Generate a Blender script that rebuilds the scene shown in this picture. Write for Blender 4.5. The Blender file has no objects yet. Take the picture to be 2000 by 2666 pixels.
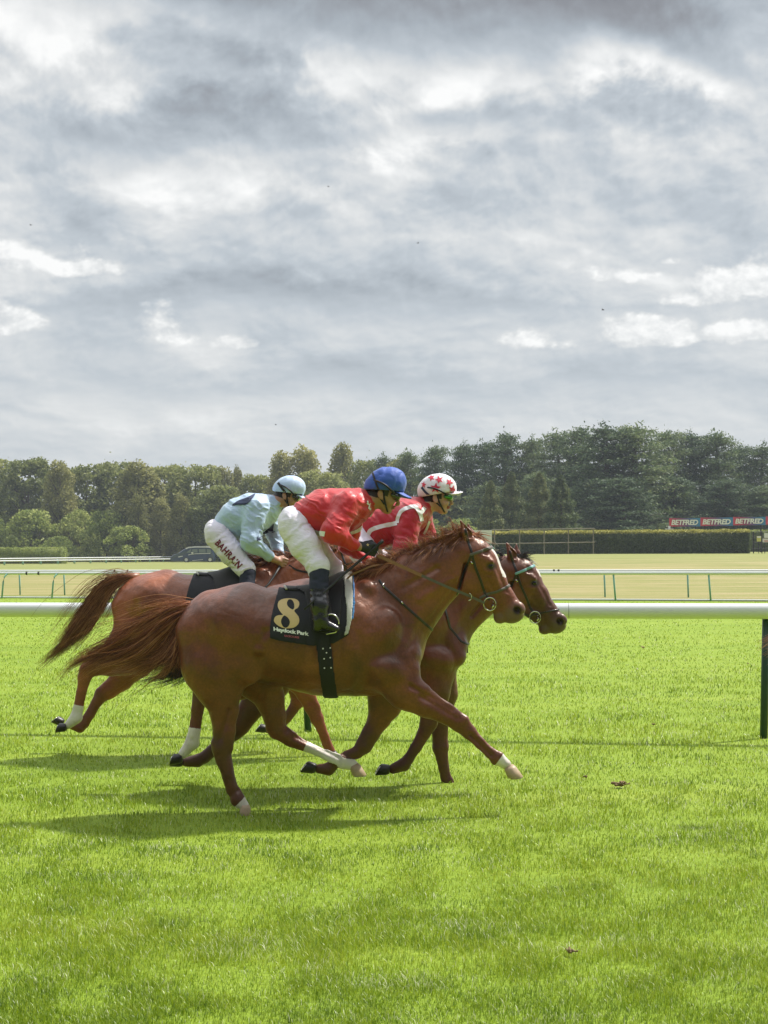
import bpy, math, random
import numpy as np
from mathutils import Vector, Matrix
from mathutils.bvhtree import BVHTree

# ------------------------------------------------------------------ camera
F_PX, Y0, HCAM, ROLL = 3850.0, 1425.0, 1.75, 0.0045
GRASS_N = 520000
HAZE = 0.00042
sc = bpy.context.scene
cam_data = bpy.data.cameras.new('camera'); cam = bpy.data.objects.new('camera', cam_data)
sc.collection.objects.link(cam); sc.camera = cam
cam.location = (0, 0, HCAM); cam.rotation_euler = (math.radians(90), ROLL, 0)
cam_data.sensor_fit = 'HORIZONTAL'; cam_data.sensor_width = 36.0
cam_data.lens = 36.0 * F_PX / 2000.0
cam_data.shift_y = (Y0 - 1333.0) / 2000.0
cam_data.clip_start = 0.1; cam_data.clip_end = 5000
RV = np.array([math.cos(ROLL), 0, -math.sin(ROLL)]); UV_ = np.array([math.sin(ROLL), 0, math.cos(ROLL)])
CAMP = np.array([0, 0, HCAM])

def P(u, v, D):
    """world point seen at photograph pixel (u, v), standing D metres away"""
    return CAMP + np.array([0, D, 0.0]) + (D / F_PX) * ((u - 1000.0) * RV + (Y0 - v) * UV_)

# ------------------------------------------------------------------ light and exposure
SUN_EL, SUN_AZ = math.radians(54), math.radians(60)     # azimuth from +Y (away from camera) towards +X (right)
sd = Vector((math.sin(SUN_AZ) * math.cos(SUN_EL), math.cos(SUN_AZ) * math.cos(SUN_EL), math.sin(SUN_EL)))
sun_data = bpy.data.lights.new('sun', 'SUN'); sun_data.energy = 4.6; sun_data.angle = math.radians(3.2)
sun_data.color = (1.0, 0.95, 0.87)
sun = bpy.data.objects.new('sun', sun_data); sc.collection.objects.link(sun)
sun.rotation_euler = (-sd).to_track_quat('-Z', 'Y').to_euler(); sun.location = (20, 10, 40)
sc.view_settings.view_transform = 'Standard'; sc.view_settings.look = 'None'
sc.view_settings.gamma = 1; sc.view_settings.exposure = 0.30
sc.cycles.max_bounces = 6; sc.cycles.transparent_max_bounces = 8
sc.cycles.sample_clamp_indirect = 6

class NT:
    """small helper to write node trees as expressions"""
    def __init__(s, nt): s.nt = nt; s.n = nt.nodes; s.l = nt.links
    def new(s, typ, **kw):
        n = s.n.new(typ)
        for k, v in kw.items(): setattr(n, k, v)
        return n
    def put(s, sock, v):
        if isinstance(v, bpy.types.NodeSocket): s.l.new(v, sock)
        elif v is not None:
            if isinstance(v, (tuple, list)) and sock.type == 'RGBA' and len(v) == 3: v = (*v, 1)
            sock.default_value = v
    def m(s, op, a, b=None, c=None, clamp=False):
        n = s.new('ShaderNodeMath', operation=op); n.use_clamp = clamp
        s.put(n.inputs[0], a)
        if b is not None: s.put(n.inputs[1], b)
        if c is not None: s.put(n.inputs[2], c)
        return n.outputs[0]
    def mix(s, f, a, b, blend='MIX'):
        n = s.new('ShaderNodeMix', data_type='RGBA', blend_type=blend)
        s.put(n.inputs[0], f); s.put(n.inputs[6], a); s.put(n.inputs[7], b)
        return n.outputs[2]
    def xyz(s, x, y, z):
        n = s.new('ShaderNodeCombineXYZ')
        for i, v in enumerate((x, y, z)): s.put(n.inputs[i], v)
        return n.outputs[0]
    def noise(s, vec, scale=1, detail=4, rough=0.5, dist=0.0, lac=2.0):
        n = s.new('ShaderNodeTexNoise'); s.put(n.inputs['Vector'], vec)
        n.inputs['Scale'].default_value = scale; n.inputs['Detail'].default_value = detail
        n.inputs['Roughness'].default_value = rough; n.inputs['Distortion'].default_value = dist
        n.inputs['Lacunarity'].default_value = lac
        return n.outputs['Fac']
    def ramp(s, f, stops, interp='LINEAR'):
        n = s.new('ShaderNodeValToRGB'); n.color_ramp.interpolation = interp
        e = n.color_ramp.elements
        while len(e) < len(stops): e.new(0.5)
        for q, (p, c) in zip(e, stops):
            q.position = p; q.color = (*c, 1) if isinstance(c, (tuple, list)) else (c, c, c, 1)
        s.put(n.inputs[0], f)
        return n.outputs[0]
    def smooth(s, x, a, b):
        n = s.new('ShaderNodeMapRange', interpolation_type='SMOOTHSTEP')
        s.put(n.inputs[0], x); n.inputs[1].default_value = min(a, b); n.inputs[2].default_value = max(a, b)
        if a > b: n.inputs[3].default_value = 1.0; n.inputs[4].default_value = 0.0
        return n.outputs[0]

# ------------------------------------------------------------------ sky
world = bpy.data.worlds.new('World'); sc.world = world; world.use_nodes = True
def build_sky():
    world.node_tree.nodes.clear(); t = NT(world.node_tree)
    out = t.new('ShaderNodeOutputWorld'); bg = t.new('ShaderNodeBackground'); t.l.new(bg.outputs[0], out.inputs[0])
    sky = t.new('ShaderNodeTexSky', sky_type='NISHITA'); sky.sun_disc = False
    sky.sun_elevation = SUN_EL; sky.sun_rotation = SUN_AZ
    tc = t.new('ShaderNodeTexCoord'); sp = t.new('ShaderNodeSeparateXYZ'); t.l.new(tc.outputs['Generated'], sp.inputs[0])
    x, y, z = sp.outputs
    az = t.m('MULTIPLY', t.m('ARCTAN2', x, y), 57.29578)          # degrees, right of straight ahead
    el = t.m('MULTIPLY', t.m('ARCSINE', z), 57.29578)
    elp = t.m('MAXIMUM', el, 0.0)
    # cloud-layer coordinates: clouds flatten towards the horizon
    px = t.m('MULTIPLY', az, 0.060)
    py = t.m('MULTIPLY', t.m('LOGARITHM', t.m('ADD', elp, 7.0), math.e), 1.75)
    w = t.noise(t.xyz(px, py, 0.0), 2.2, 3, 0.5); w2 = t.noise(t.xyz(px, py, 5.0), 2.2, 3, 0.5)
    def layer(ox, oy, sc_=2.9, det=6, z_=0.3):
        pw = t.xyz(t.m('ADD', px, t.m('ADD', t.m('MULTIPLY', w, 0.16), ox)), t.m('ADD', py, t.m('ADD', t.m('MULTIPLY', w2, 0.14), oy)), z_)
        return t.noise(pw, sc_, det + 1, 0.53)
    n1 = layer(0.0, 0.0); n1b = layer(0.014, 0.030)
    q2 = layer(0.0, 0.0, 5.5, 6, 7.7); q2b = layer(0.008, 0.018, 5.5, 6, 7.7)
    big = t.noise(t.xyz(t.m('MULTIPLY', az, 0.035), t.m('MULTIPLY', elp, 0.16), 2.2), 1.0, 2, 0.5)
    relief = t.m('ADD', t.m('MULTIPLY', t.m('SUBTRACT', n1, n1b), 1.15), t.m('MULTIPLY', t.m('SUBTRACT', q2, q2b), 0.5))
    amp_ = t.m('ADD', 0.42, t.m('MULTIPLY', t.smooth(el, 6.0, 15.0), 0.38))
    v = t.m('ADD', t.m('MULTIPLY', t.m('SUBTRACT', n1, 0.5), 0.85), t.m('ADD', t.m('MULTIPLY', t.m('SUBTRACT', q2, 0.5), 0.24), t.m('MULTIPLY', t.m('SUBTRACT', big, 0.5), 0.35)))
    v = t.m('MULTIPLY', t.m('ADD', v, relief), amp_)
    v = t.m('ADD', v, 0.70)
    # masses of cloud (azimuth, elevation, half sizes in degrees, brightness); edges broken by the noise
    ew = t.m('ADD', az, t.m('MULTIPLY', t.m('SUBTRACT', q2, 0.5), 9.0))
    eh = t.m('ADD', el, t.m('MULTIPLY', t.m('SUBTRACT', n1, 0.5), 5.0))
    def blob(a0, e0, sa, se, amp, pw_=1.0):
        a = t.m('DIVIDE', t.m('SUBTRACT', ew, a0), sa); b = t.m('DIVIDE', t.m('SUBTRACT', eh, e0), se)
        r = t.m('ADD', t.m('MULTIPLY', a, a), t.m('MULTIPLY', b, b))
        return t.m('MULTIPLY', t.m('EXPONENT', t.m('MULTIPLY', r, -pw_)), amp)
    def px2(u, vv): return math.degrees(math.atan((u - 1000) / F_PX)), math.degrees(math.atan((Y0 - vv) / F_PX))
    for (u, vv, su, sv, amp) in SKY_BLOBS:
        a0, e0 = px2(u, vv)
        v = t.m('ADD', v, blob(a0, e0, su / 67.2, sv / 67.2, amp))
    # crisp small cumulus
    cum = None
    for (u, vv, su, sv, amp) in SKY_CUMULUS:
        a0, e0 = px2(u, vv)
        a = t.m('DIVIDE', t.m('SUBTRACT', az, a0), su / 67.2); b = t.m('DIVIDE', t.m('SUBTRACT', el, e0), sv / 67.2)
        b = t.m('ADD', t.m('MAXIMUM', b, 0.0), t.m('MULTIPLY', t.m('MINIMUM', b, 0.0), 2.2))   # flat bases
        r = t.m('SQRT', t.m('ADD', t.m('MULTIPLY', a, a), t.m('MULTIPLY', b, b)))
        k = t.m('MULTIPLY', t.m('SUBTRACT', 1.0, r), amp)
        cum = k if cum is None else t.m('MAXIMUM', cum, k)
    hf = t.noise(t.xyz(t.m('MULTIPLY', az, 0.60), t.m('MULTIPLY', el, 0.80), 9.1), 1.0, 6, 0.55)
    hfb = t.noise(t.xyz(t.m('ADD', t.m('MULTIPLY', az, 0.60), 0.12), t.m('ADD', t.m('MULTIPLY', el, 0.80), 0.18), 9.1), 1.0, 6, 0.55)
    cm = t.smooth(t.m('ADD', cum, t.m('MULTIPLY', t.m('SUBTRACT', hf, 0.5), 2.1)), -0.05, 0.50)
    cv = t.m('ADD', 0.90, t.m('MULTIPLY', t.m('SUBTRACT', hf, hfb), 1.1))
    v = t.m('ADD', t.m('MULTIPLY', v, t.m('SUBTRACT', 1.0, t.m('MULTIPLY', cm, 0.85))), t.m('MULTIPLY', cv, t.m('MULTIPLY', cm, 0.85)))
    # general run from the horizon up
    col = t.ramp(v, [(0.0, (0.165, 0.170, 0.184)), (0.25, (0.262, 0.272, 0.292)), (0.45, (0.375, 0.415, 0.455)),
                     (0.62, (0.505, 0.550, 0.590)), (0.78, (0.705, 0.72, 0.722)), (0.95, (0.95, 0.95, 0.935))])
    hz = t.m('EXPONENT', t.m('MULTIPLY', elp, -0.45))
    col = t.mix(t.m('MULTIPLY', hz, 0.6), col, (0.43, 0.475, 0.52))
    cloud = t.mix(0.0, col, col)
    sk = t.mix(1.0, sky.outputs[0], (0.09, 0.09, 0.09), 'MULTIPLY')
    mixf = t.m('SUBTRACT', 1.0, t.m('MULTIPLY', t.smooth(n1, 0.35, 0.2), 0.0))
    fin = t.mix(0.94, sk, cloud)
    # below the horizon: dim ground bounce
    fin = t.mix(t.smooth(z, -0.06, 0.0), (0.16, 0.19, 0.10), fin)
    # added fill light: the unseen sky overhead is brightened
    # added shade: unseen low sky behind the viewer dimmed to darken camera-facing sides
    behind = t.m('MULTIPLY', t.smooth(y, 0.15, -0.25), t.smooth(el, 62.0, 30.0))
    lum = t.m('MULTIPLY', t.m('ADD', 0.88, t.m('MULTIPLY', t.smooth(el, 24.0, 45.0), 0.95)), t.m('SUBTRACT', 1.0, t.m('MULTIPLY', behind, 0.70)))
    t.l.new(fin, bg.inputs[0]); t.put(bg.inputs[1], lum)
SKY_BLOBS = [
    (1500, -40, 700, 170, -0.38), (800, -70, 600, 110, -0.28), (250, -60, 300, 60, -0.144), (1750, 90, 330, 75, -0.115),
    (50, 140, 170, 130, 0.26), (420, 120, 260, 60, 0.16), (450, 250, 260, 30, 0.10), (1000, 130, 160, 40, 0.10), (640, 165, 140, 60, -0.19), (330, 345, 190, 50, -0.187), (600, 320, 260, 55, -0.158), (240, 210, 130, 70, -0.058),
    (870, 190, 110, 55, 0.20), (1210, 190, 130, 80, 0.30), (1640, 215, 150, 42, 0.26), (1790, 240, 120, 38, 0.26), (1480, 180, 150, 35, 0.14),
    (1350, 290, 260, 38, -0.101), (1160, 370, 220, 32, 0.14), (1560, 380, 140, 50, -0.086), (1000, 400, 140, 30, -0.072), (1880, 430, 130, 60, -0.058),
    (500, 470, 330, 45, 0.08), (850, 560, 260, 50, -0.058), (1350, 620, 400, 60, 0.03), (450, 770, 650, 48, -0.144), (300, 660, 200, 20, -0.058), (1100, 800, 450, 35, -0.086),
    (300, 880, 170, 70, -0.086), (1000, 1000, 1100, 36, -0.094), (560, 900, 120, 40, 0.05), (500, 1060, 700, 28, 0.06), (950, 950, 250, 25, -0.043),
]
SKY_CUMULUS = [
    (60, 700, 220, 60, 1.0), (200, 712, 120, 42, 0.9), (1960, 765, 150, 76, 1.35), (1830, 795, 140, 56, 1.2), (1655, 885, 115, 66, 1.3), (1750, 895, 100, 48, 1.0), (1940, 892, 130, 50, 1.15),
    (1380, 895, 120, 50, 0.75), (615, 900, 60, 26, 0.7), (45, 855, 90, 56, 0.8), (430, 880, 70, 80, 0.65), (1750, 700, 36, 16, 0.6), (1630, 736, 130, 24, 0.5)
]
build_sky()
world.cycles.sampling_method = 'MANUAL'; world.cycles.sample_map_resolution = 512

# ------------------------------------------------------------------ object helpers
COL = sc.collection
def tag(o, label=None, cat=None, group=None, kind=None):
    if label: o['label'] = label
    if cat: o['category'] = cat
    if group: o['group'] = group
    if kind: o['kind'] = kind
    return o
def empty(name, loc=(0, 0, 0), label=None, cat=None, group=None, kind=None):
    o = bpy.data.objects.new(name, None); COL.objects.link(o); o.location = tuple(loc); o.empty_display_size = 0.1
    return tag(o, label, cat, group, kind)
def link(o, parent=None):
    COL.objects.link(o)
    if parent is not None:
        o.parent = parent
        loc = Vector((0, 0, 0)); q = parent
        while q is not None: loc += q.location; q = q.parent
        o.location = -loc          # geometry is written in world coordinates
    return o
def mesh_np(name, V, Fq, mats=(), parent=None, smooth=True, midx=None, attrs=None):
    """V (n,3); Fq: list of arrays, each (m,k) with k corners"""
    me = bpy.data.meshes.new(name)
    if not isinstance(Fq, (list, tuple)): Fq = [Fq]
    Fq = [np.asarray(f, dtype=np.int32) for f in Fq if len(f)]
    V = np.asarray(V, dtype=np.float32)
    me.vertices.add(len(V)); me.vertices.foreach_set('co', V.ravel())
    loops = np.concatenate([f.ravel() for f in Fq]); tot = np.concatenate([np.full(len(f), f.shape[1], np.int32) for f in Fq])
    st = np.concatenate([[0], np.cumsum(tot)[:-1]]).astype(np.int32)
    me.loops.add(len(loops)); me.loops.foreach_set('vertex_index', loops)
    me.polygons.add(len(tot)); me.polygons.foreach_set('loop_start', st)
    try: me.polygons.foreach_set('loop_total', tot)
    except Exception: pass
    if midx is not None: me.polygons.foreach_set('material_index', np.asarray(midx, np.int32))
    if smooth: me.polygons.foreach_set('use_smooth', np.ones(len(tot), bool))
    me.update(calc_edges=True)
    for m in mats: me.materials.append(m)
    if attrs:
        for k, a in attrs.items():
            at = me.attributes.new(k, 'FLOAT', 'POINT'); at.data.foreach_set('value', np.asarray(a, np.float32))
    o = bpy.data.objects.new(name, me)
    return link(o, parent)

class MB:
    """collects boxes, tubes and lofts, then links them as one mesh"""
    def __init__(s): s.V = []; s.F = []; s.n = 0; s.mi = []; s.cur = 0
    def add(s, V, F):
        for f in F: s.F.append(tuple(i + s.n for i in f)); s.mi.append(s.cur)
        s.V.extend([tuple(v) for v in V]); s.n += len(V)
    def box(s, lo, hi):
        x0, y0, z0 = lo; x1, y1, z1 = hi
        s.add([(x0,y0,z0),(x1,y0,z0),(x1,y1,z0),(x0,y1,z0),(x0,y0,z1),(x1,y0,z1),(x1,y1,z1),(x0,y1,z1)],
              [(0,3,2,1),(4,5,6,7),(0,1,5,4),(1,2,6,5),(2,3,7,6),(3,0,4,7)])
    def tube(s, pts, r, seg=8, cap=True, flat=None):
        pts = [np.array(p, float) for p in pts]; n = len(pts)
        rr = [r] * n if np.isscalar(r) else list(r)
        V = []; up = np.array([0, 0.12, 1.0])
        for i, p in enumerate(pts):
            d = pts[min(i + 1, n - 1)] - pts[max(i - 1, 0)]; d = d / (np.linalg.norm(d) + 1e-9)
            if abs(np.dot(d, up)) > 0.98 * np.linalg.norm(up): a = np.cross(d, (1.0, 0, 0))
            else: a = np.cross(d, up)
            a /= np.linalg.norm(a); b = np.cross(d, a)
            fl = 1.0 if flat is None else flat
            for k in range(seg):
                t = 2 * math.pi * k / seg
                V.append(p + rr[i] * (math.cos(t) * a * fl + math.sin(t) * b))
        F = []
        for i in range(n - 1):
            for k in range(seg):
                k2 = (k + 1) % seg
                F.append((i * seg + k, i * seg + k2, (i + 1) * seg + k2, (i + 1) * seg + k))
        if cap: F.append(tuple(range(seg))[::-1]); F.append(tuple((n - 1) * seg + k for k in range(seg)))
        s.add(V, F)
    def build(s, name, mats, parent=None, smooth=False):
        if not isinstance(mats, (list, tuple)): mats = [mats]
        me = bpy.data.meshes.new(name); me.from_pydata(s.V, [], s.F); me.update()
        me.polygons.foreach_set('material_index', np.array(s.mi, np.int32))
        if smooth: me.polygons.foreach_set('use_smooth', np.ones(len(me.polygons), bool))
        for m in mats: me.materials.append(m)
        return link(bpy.data.objects.new(name, me), parent)

# ------------------------------------------------------------------ materials
def newmat(name):
    m = bpy.data.materials.new(name); m.use_nodes = True; m.node_tree.nodes.clear(); t = NT(m.node_tree)
    out = t.new('ShaderNodeOutputMaterial'); b = t.new('ShaderNodeBsdfPrincipled'); t.l.new(b.outputs[0], out.inputs[0])
    return m, t, b, out
def simple(name, col, rough=0.5, metal=0.0, var=0.15, scale=20.0, bump=0.0, bscale=60.0, coat=0.0, spec=0.5, det=4):
    m, t, b, out = newmat(name)
    g = t.new('ShaderNodeNewGeometry'); pos = g.outputs['Position']
    if var:
        n = t.noise(pos, scale, det, 0.6)
        c = t.mix(n, tuple(x * (1 - var) for x in col), tuple(min(1, x * (1 + var)) for x in col))
        t.l.new(c, b.inputs['Base Color'])
        t.l.new(t.m('ADD', rough - 0.08, t.m('MULTIPLY', n, 0.16)), b.inputs['Roughness'])
    else:
        b.inputs['Base Color'].default_value = (*col, 1); b.inputs['Roughness'].default_value = rough
    b.inputs['Metallic'].default_value = metal
    b.inputs['Coat Weight'].default_value = coat
    b.inputs['Specular IOR Level'].default_value = spec
    if bump:
        bp = t.new('ShaderNodeBump'); bp.inputs['Strength'].default_value = bump; bp.inputs['Distance'].default_value = 0.01
        t.l.new(t.noise(pos, bscale, 5, 0.6), bp.inputs['Height']); t.l.new(bp.outputs[0], b.inputs['Normal'])
    return m
# ------------------------------------------------------------------ the ground
rng = np.random.default_rng(7)
def sstep(x, a, b):
    t = np.clip((x - a) / (b - a), 0, 1); return t * t * (3 - 2 * t)
def gz(x, y):
    x = np.asarray(x, float); y = np.asarray(y, float)
    return 1.12 * sstep(y, 58, 124) * sstep(x, 0, 9)

def noise2(x, y, s, seed=0):
    """cheap smooth value noise for geometry"""
    r = np.random.default_rng(seed); T = r.random((64, 64))
    u = np.asarray(x) / s; v = np.asarray(y) / s
    i = np.floor(u).astype(int); j = np.floor(v).astype(int); fu = u - i; fv = v - j
    fu = fu * fu * (3 - 2 * fu); fv = fv * fv * (3 - 2 * fv)
    a = T[i % 64, j % 64]; b = T[(i + 1) % 64, j % 64]; c = T[i % 64, (j + 1) % 64]; d = T[(i + 1) % 64, (j + 1) % 64]
    return (a * (1 - fu) + b * fu) * (1 - fv) + (c * (1 - fu) + d * fu) * fv

def ground_material():
    m, t, b, out = newmat('turf')
    g = t.new('ShaderNodeNewGeometry'); pos = g.outputs['Position']
    sp = t.new('ShaderNodeSeparateXYZ'); t.l.new(pos, sp.inputs[0]); x, y, z = sp.outputs
    st = t.xyz(t.m('MULTIPLY', x, 0.10), t.m('MULTIPLY', y, 0.75), 0)
    st2 = t.xyz(t.m('MULTIPLY', x, 0.35), t.m('MULTIPLY', y, 2.2), 4)
    n = t.noise(st, 1.0, 4, 0.6); n2 = t.noise(st2, 1.0, 4, 0.65); n3 = t.noise(pos, 5.0, 5, 0.7); n4 = t.noise(pos, 40, 3, 0.6)
    f = t.m('ADD', t.m('MULTIPLY', n, 0.48), t.m('ADD', t.m('MULTIPLY', n2, 0.40), t.m('MULTIPLY', n3, 0.12)))
    near = t.ramp(f, [(0.3, (0.16, 0.25, 0.016)), (0.5, (0.23, 0.33, 0.024)), (0.7, (0.30, 0.38, 0.045))])
    near = t.mix(t.m('MULTIPLY', t.smooth(n4, 0.35, 0.75), 0.5), near, (0.10, 0.15, 0.012))
    far = t.ramp(f, [(0.36, (0.150, 0.175, 0.036)), (0.46, (0.225, 0.225, 0.062)), (0.54, (0.295, 0.255, 0.105)), (0.62, (0.38, 0.31, 0.165))])
    edge = t.m('ADD', y, t.m('ADD', t.m('MULTIPLY', x, 0.335), t.m('MULTIPLY', n3, 0.5)))
    col = t.mix(t.smooth(edge, 50.6, 51.4), near, far)
    # far side of the straw field is greener again
    far2 = t.ramp(f, [(0.36, (0.16, 0.195, 0.040)), (0.6, (0.25, 0.265, 0.078))])
    col = t.mix(t.m('MULTIPLY', t.smooth(y, 82, 118), 0.85), col, far2)
    # bare soil line under the far rail
    band = t.m('MULTIPLY', t.smooth(edge, 49.9, 50.4), t.smooth(edge, 51.2, 50.6))
    col = t.mix(t.m('MULTIPLY', band, t.m('MULTIPLY', t.smooth(n2, 0.35, 0.6), 0.75)), col, (0.075, 0.060, 0.022))
    t.l.new(col, b.inputs['Base Color']); b.inputs['Roughness'].default_value = 0.8
    b.inputs['Specular IOR Level'].default_value = 0.25
    bp = t.new('ShaderNodeBump'); bp.inputs['Strength'].default_value = 0.6; bp.inputs['Distance'].default_value = 0.04
    t.l.new(t.noise(pos, 22, 5, 0.7), bp.inputs['Height']); t.l.new(bp.outputs[0], b.inputs['Normal'])
    return m
ys = np.concatenate([np.linspace(-30, 50, 41), np.linspace(53, 130, 40), np.linspace(140, 400, 14), [600, 1000, 1600]])
xs = np.concatenate([[-1400, -600, -250], np.linspace(-120, -10, 12), np.linspace(-8, 20, 29), np.linspace(25, 120, 12), [250, 600, 1400]])
XX, YY = np.meshgrid(xs, ys)
V = np.stack([XX.ravel(), YY.ravel(), gz(XX, YY).ravel()], 1)
ii = np.arange(len(ys) - 1)[:, None] * len(xs) + np.arange(len(xs) - 1)[None]
ii = ii.ravel(); Fq = np.stack([ii, ii + 1, ii + 1 + len(xs), ii + len(xs)], 1)
ground = mesh_np('ground', V, Fq, [ground_material()]); tag(ground, kind='structure')

# ------------------------------------------------------------------ grass blades (one mass)
def grass_material():
    m, t, b, out = newmat('grass_blade')
    g = t.new('ShaderNodeNewGeometry'); pos = g.outputs['Position']; rnd = g.outputs['Random Per Island']
    sp = t.new('ShaderNodeSeparateXYZ'); t.l.new(pos, sp.inputs[0]); x, y, z = sp.outputs
    st = t.xyz(t.m('MULTIPLY', x, 0.28), t.m('MULTIPLY', y, 1.0), 0)
    n = t.noise(st, 1.0, 4, 0.6); n3 = t.noise(pos, 6.0, 4, 0.7)
    n = t.m('ADD', t.m('MULTIPLY', t.m('SUBTRACT', n, 0.5), 1.15), 0.5)
    f = t.m('ADD', t.m('MULTIPLY', n, 0.42), t.m('ADD', t.m('MULTIPLY', n3, 0.26), t.m('MULTIPLY', rnd, 0.32)))
    col = t.ramp(f, [(0.24, (0.075, 0.150, 0.008)), (0.40, (0.175, 0.275, 0.010)), (0.56, (0.30, 0.390, 0.014)), (0.72, (0.42, 0.475, 0.05)), (0.88, (0.58, 0.58, 0.22))])
    # shadow pockets and clustered glints, both painted into the blade colour
    shade_pocket = t.noise(t.xyz(t.m('MULTIPLY', x, 1.1), t.m('MULTIPLY', y, 1.7), 3), 1.6, 4, 0.6)
    col = t.mix(t.m('MULTIPLY', t.smooth(shade_pocket, 0.57, 0.68), 0.62), col, (0.060, 0.135, 0.010))
    pale = t.noise(t.xyz(t.m('MULTIPLY', x, 0.9), t.m('MULTIPLY', y, 1.5), 8), 1.5, 3, 0.6)
    thr = t.m('SUBTRACT', 0.985, t.m('MULTIPLY', t.smooth(pale, 0.50, 0.68), 0.16))
    col = t.mix(t.m('MULTIPLY', t.m('GREATER_THAN', rnd, thr), 0.85), col, (0.74, 0.74, 0.52))
    t.l.new(col, b.inputs['Base Color']); b.inputs['Roughness'].default_value = 0.36
    b.inputs['Specular IOR Level'].default_value = 0.5
    tr = t.new('ShaderNodeBsdfTranslucent'); t.l.new(col, tr.inputs[0])
    ms = t.new('ShaderNodeMixShader'); ms.inputs[0].default_value = 0.35
    t.l.new(b.outputs[0], ms.inputs[1]); t.l.new(tr.outputs[0], ms.inputs[2]); t.l.new(ms.outputs[0], out.inputs[0])
    return m
def make_grass(N):
    r = np.random.default_rng(11)
    v = r.uniform(0.0, 1.0, N) ** 0.80
    vv = 105 + (1450 - 105) * v                 # rows below the horizon
    D = HCAM * F_PX / vv
    X = (r.uniform(-1, 1, N)) * (0.285 * D + 0.9)
    cl = noise2(X + 50, D * 1.0 + 50, 0.22, 3); big = noise2(X * 0.35 + 90, D + 70, 0.9, 5)
    keep = (r.random(N) < (0.45 + 0.75 * cl)) & (D + 0.335 * X < 49.8)
    X, D, cl, big = X[keep], D[keep], cl[keep], big[keep]; n = len(X)
    h = (0.018 + 0.026 * r.random(n)) * (0.55 + 0.7 * cl) * (0.7 + 0.6 * big)
    tall = r.random(n) < 0.03; h[tall] *= 1.5
    wd = np.maximum(0.0024, 0.56 * D / (F_PX * 0.384)) * r.uniform(0.7, 1.3, n)
    a = r.uniform(0, 2 * np.pi, n); lean = r.uniform(0.15, 1.0, n) * h
    dx, dy = np.cos(a) * lean, np.sin(a) * lean
    b = a + np.pi / 2 + r.uniform(-0.6, 0.6, n); wx, wy = np.cos(b) * wd / 2, np.sin(b) * wd / 2
    z0 = gz(X, D)
    base = np.stack([X, D, z0], 1)
    V = np.empty((n, 5, 3), np.float32)
    W = np.stack([wx, wy, 0 * wx], 1)
    mid = base + np.stack([dx * 0.35, dy * 0.35, h * 0.6], 1)
    tip = base + np.stack([dx, dy, h * (1.0 - 0.25 * lean / (h + 1e-6) * 0.6)], 1)
    V[:, 0] = base - W; V[:, 1] = base + W; V[:, 2] = mid + W * 0.85; V[:, 3] = mid - W * 0.85; V[:, 4] = tip
    i = np.arange(n)[:, None] * 5
    q = i + np.array([[0, 1, 2, 3]]); tri = i + np.array([[3, 2, 4]])
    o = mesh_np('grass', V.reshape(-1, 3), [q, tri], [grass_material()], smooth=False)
    tag(o, kind='stuff'); return o
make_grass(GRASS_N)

# ------------------------------------------------------------------ white running rails
white_pl = simple('white_plastic', (0.70, 0.72, 0.73), 0.30, var=0.05, scale=3, bump=0.1, bscale=25)
green_post = simple('dark_green_post', (0.008, 0.045, 0.028), 0.45, var=0.4, scale=12)
teal_post = simple('teal_post', (0.20, 0.42, 0.36), 0.5, var=0.15)
black_r = simple('black_rubber', (0.02, 0.02, 0.022), 0.5, var=0.2)
def near_rail():
    root = empty('running_rail', (P(1990, 1925, 13.45)[0], 13.45, 0),
                 'thick white plastic running rail just behind the horses, on dark green posts', 'rail')
    a = P(-700, 1601.5, 14.9); b = P(2700, 1585, 13.05)
    z = lambda t: 1.75 - (1592 + 0 - Y0) / 288.0
    n = 26; pts = []
    for i in range(n):
        t = i / (n - 1); p = a * (1 - t) + b * t; p[2] = 1.155 + 0.0; pts.append(p)
    m = MB(); m.tube(pts, 0.071, 20); m.build('rail_tube', white_pl, root, True)
    # joint sleeve near the second horse's head
    def at_u(u):
        best = min(np.linspace(0, 1, 4001), key=lambda t: abs(((a * (1 - t) + b * t)[0] / (a * (1 - t) + b * t)[1]) * F_PX + 1000 - u))
        p = a * (1 - best) + b * best; p[2] = 1.155; return p
    dirv = (b - a); dirv[2] = 0; dirv /= np.linalg.norm(dirv)
    p = at_u(1481); m = MB(); m.tube([p - dirv * 0.004, p + dirv * 0.004], 0.0718, 20); m.build('joint_seam', simple('seam_grey', (0.35, 0.37, 0.38), 0.6), root, True)
    for k, u in enumerate((-430, 783, 1993, 3200)):
        p = at_u(u); m = MB()
        lean = -0.028 if k != 1 else 0.05
        q = [(p[0] + 0.012, p[1] + 0.03, 1.09), (p[0] + 0.012 + lean * 0.5, p[1] + 0.03, 0.55), (p[0] + 0.012 + lean, p[1] + 0.03, -0.05)]
        m.tube(q, 0.034, 10); m.tube([(p[0] + 0.012, p[1] + 0.03, 1.09), (p[0], p[1], 1.15)], 0.03, 8)
        m.build('post', green_post, root, True)
near_rail()

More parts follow.
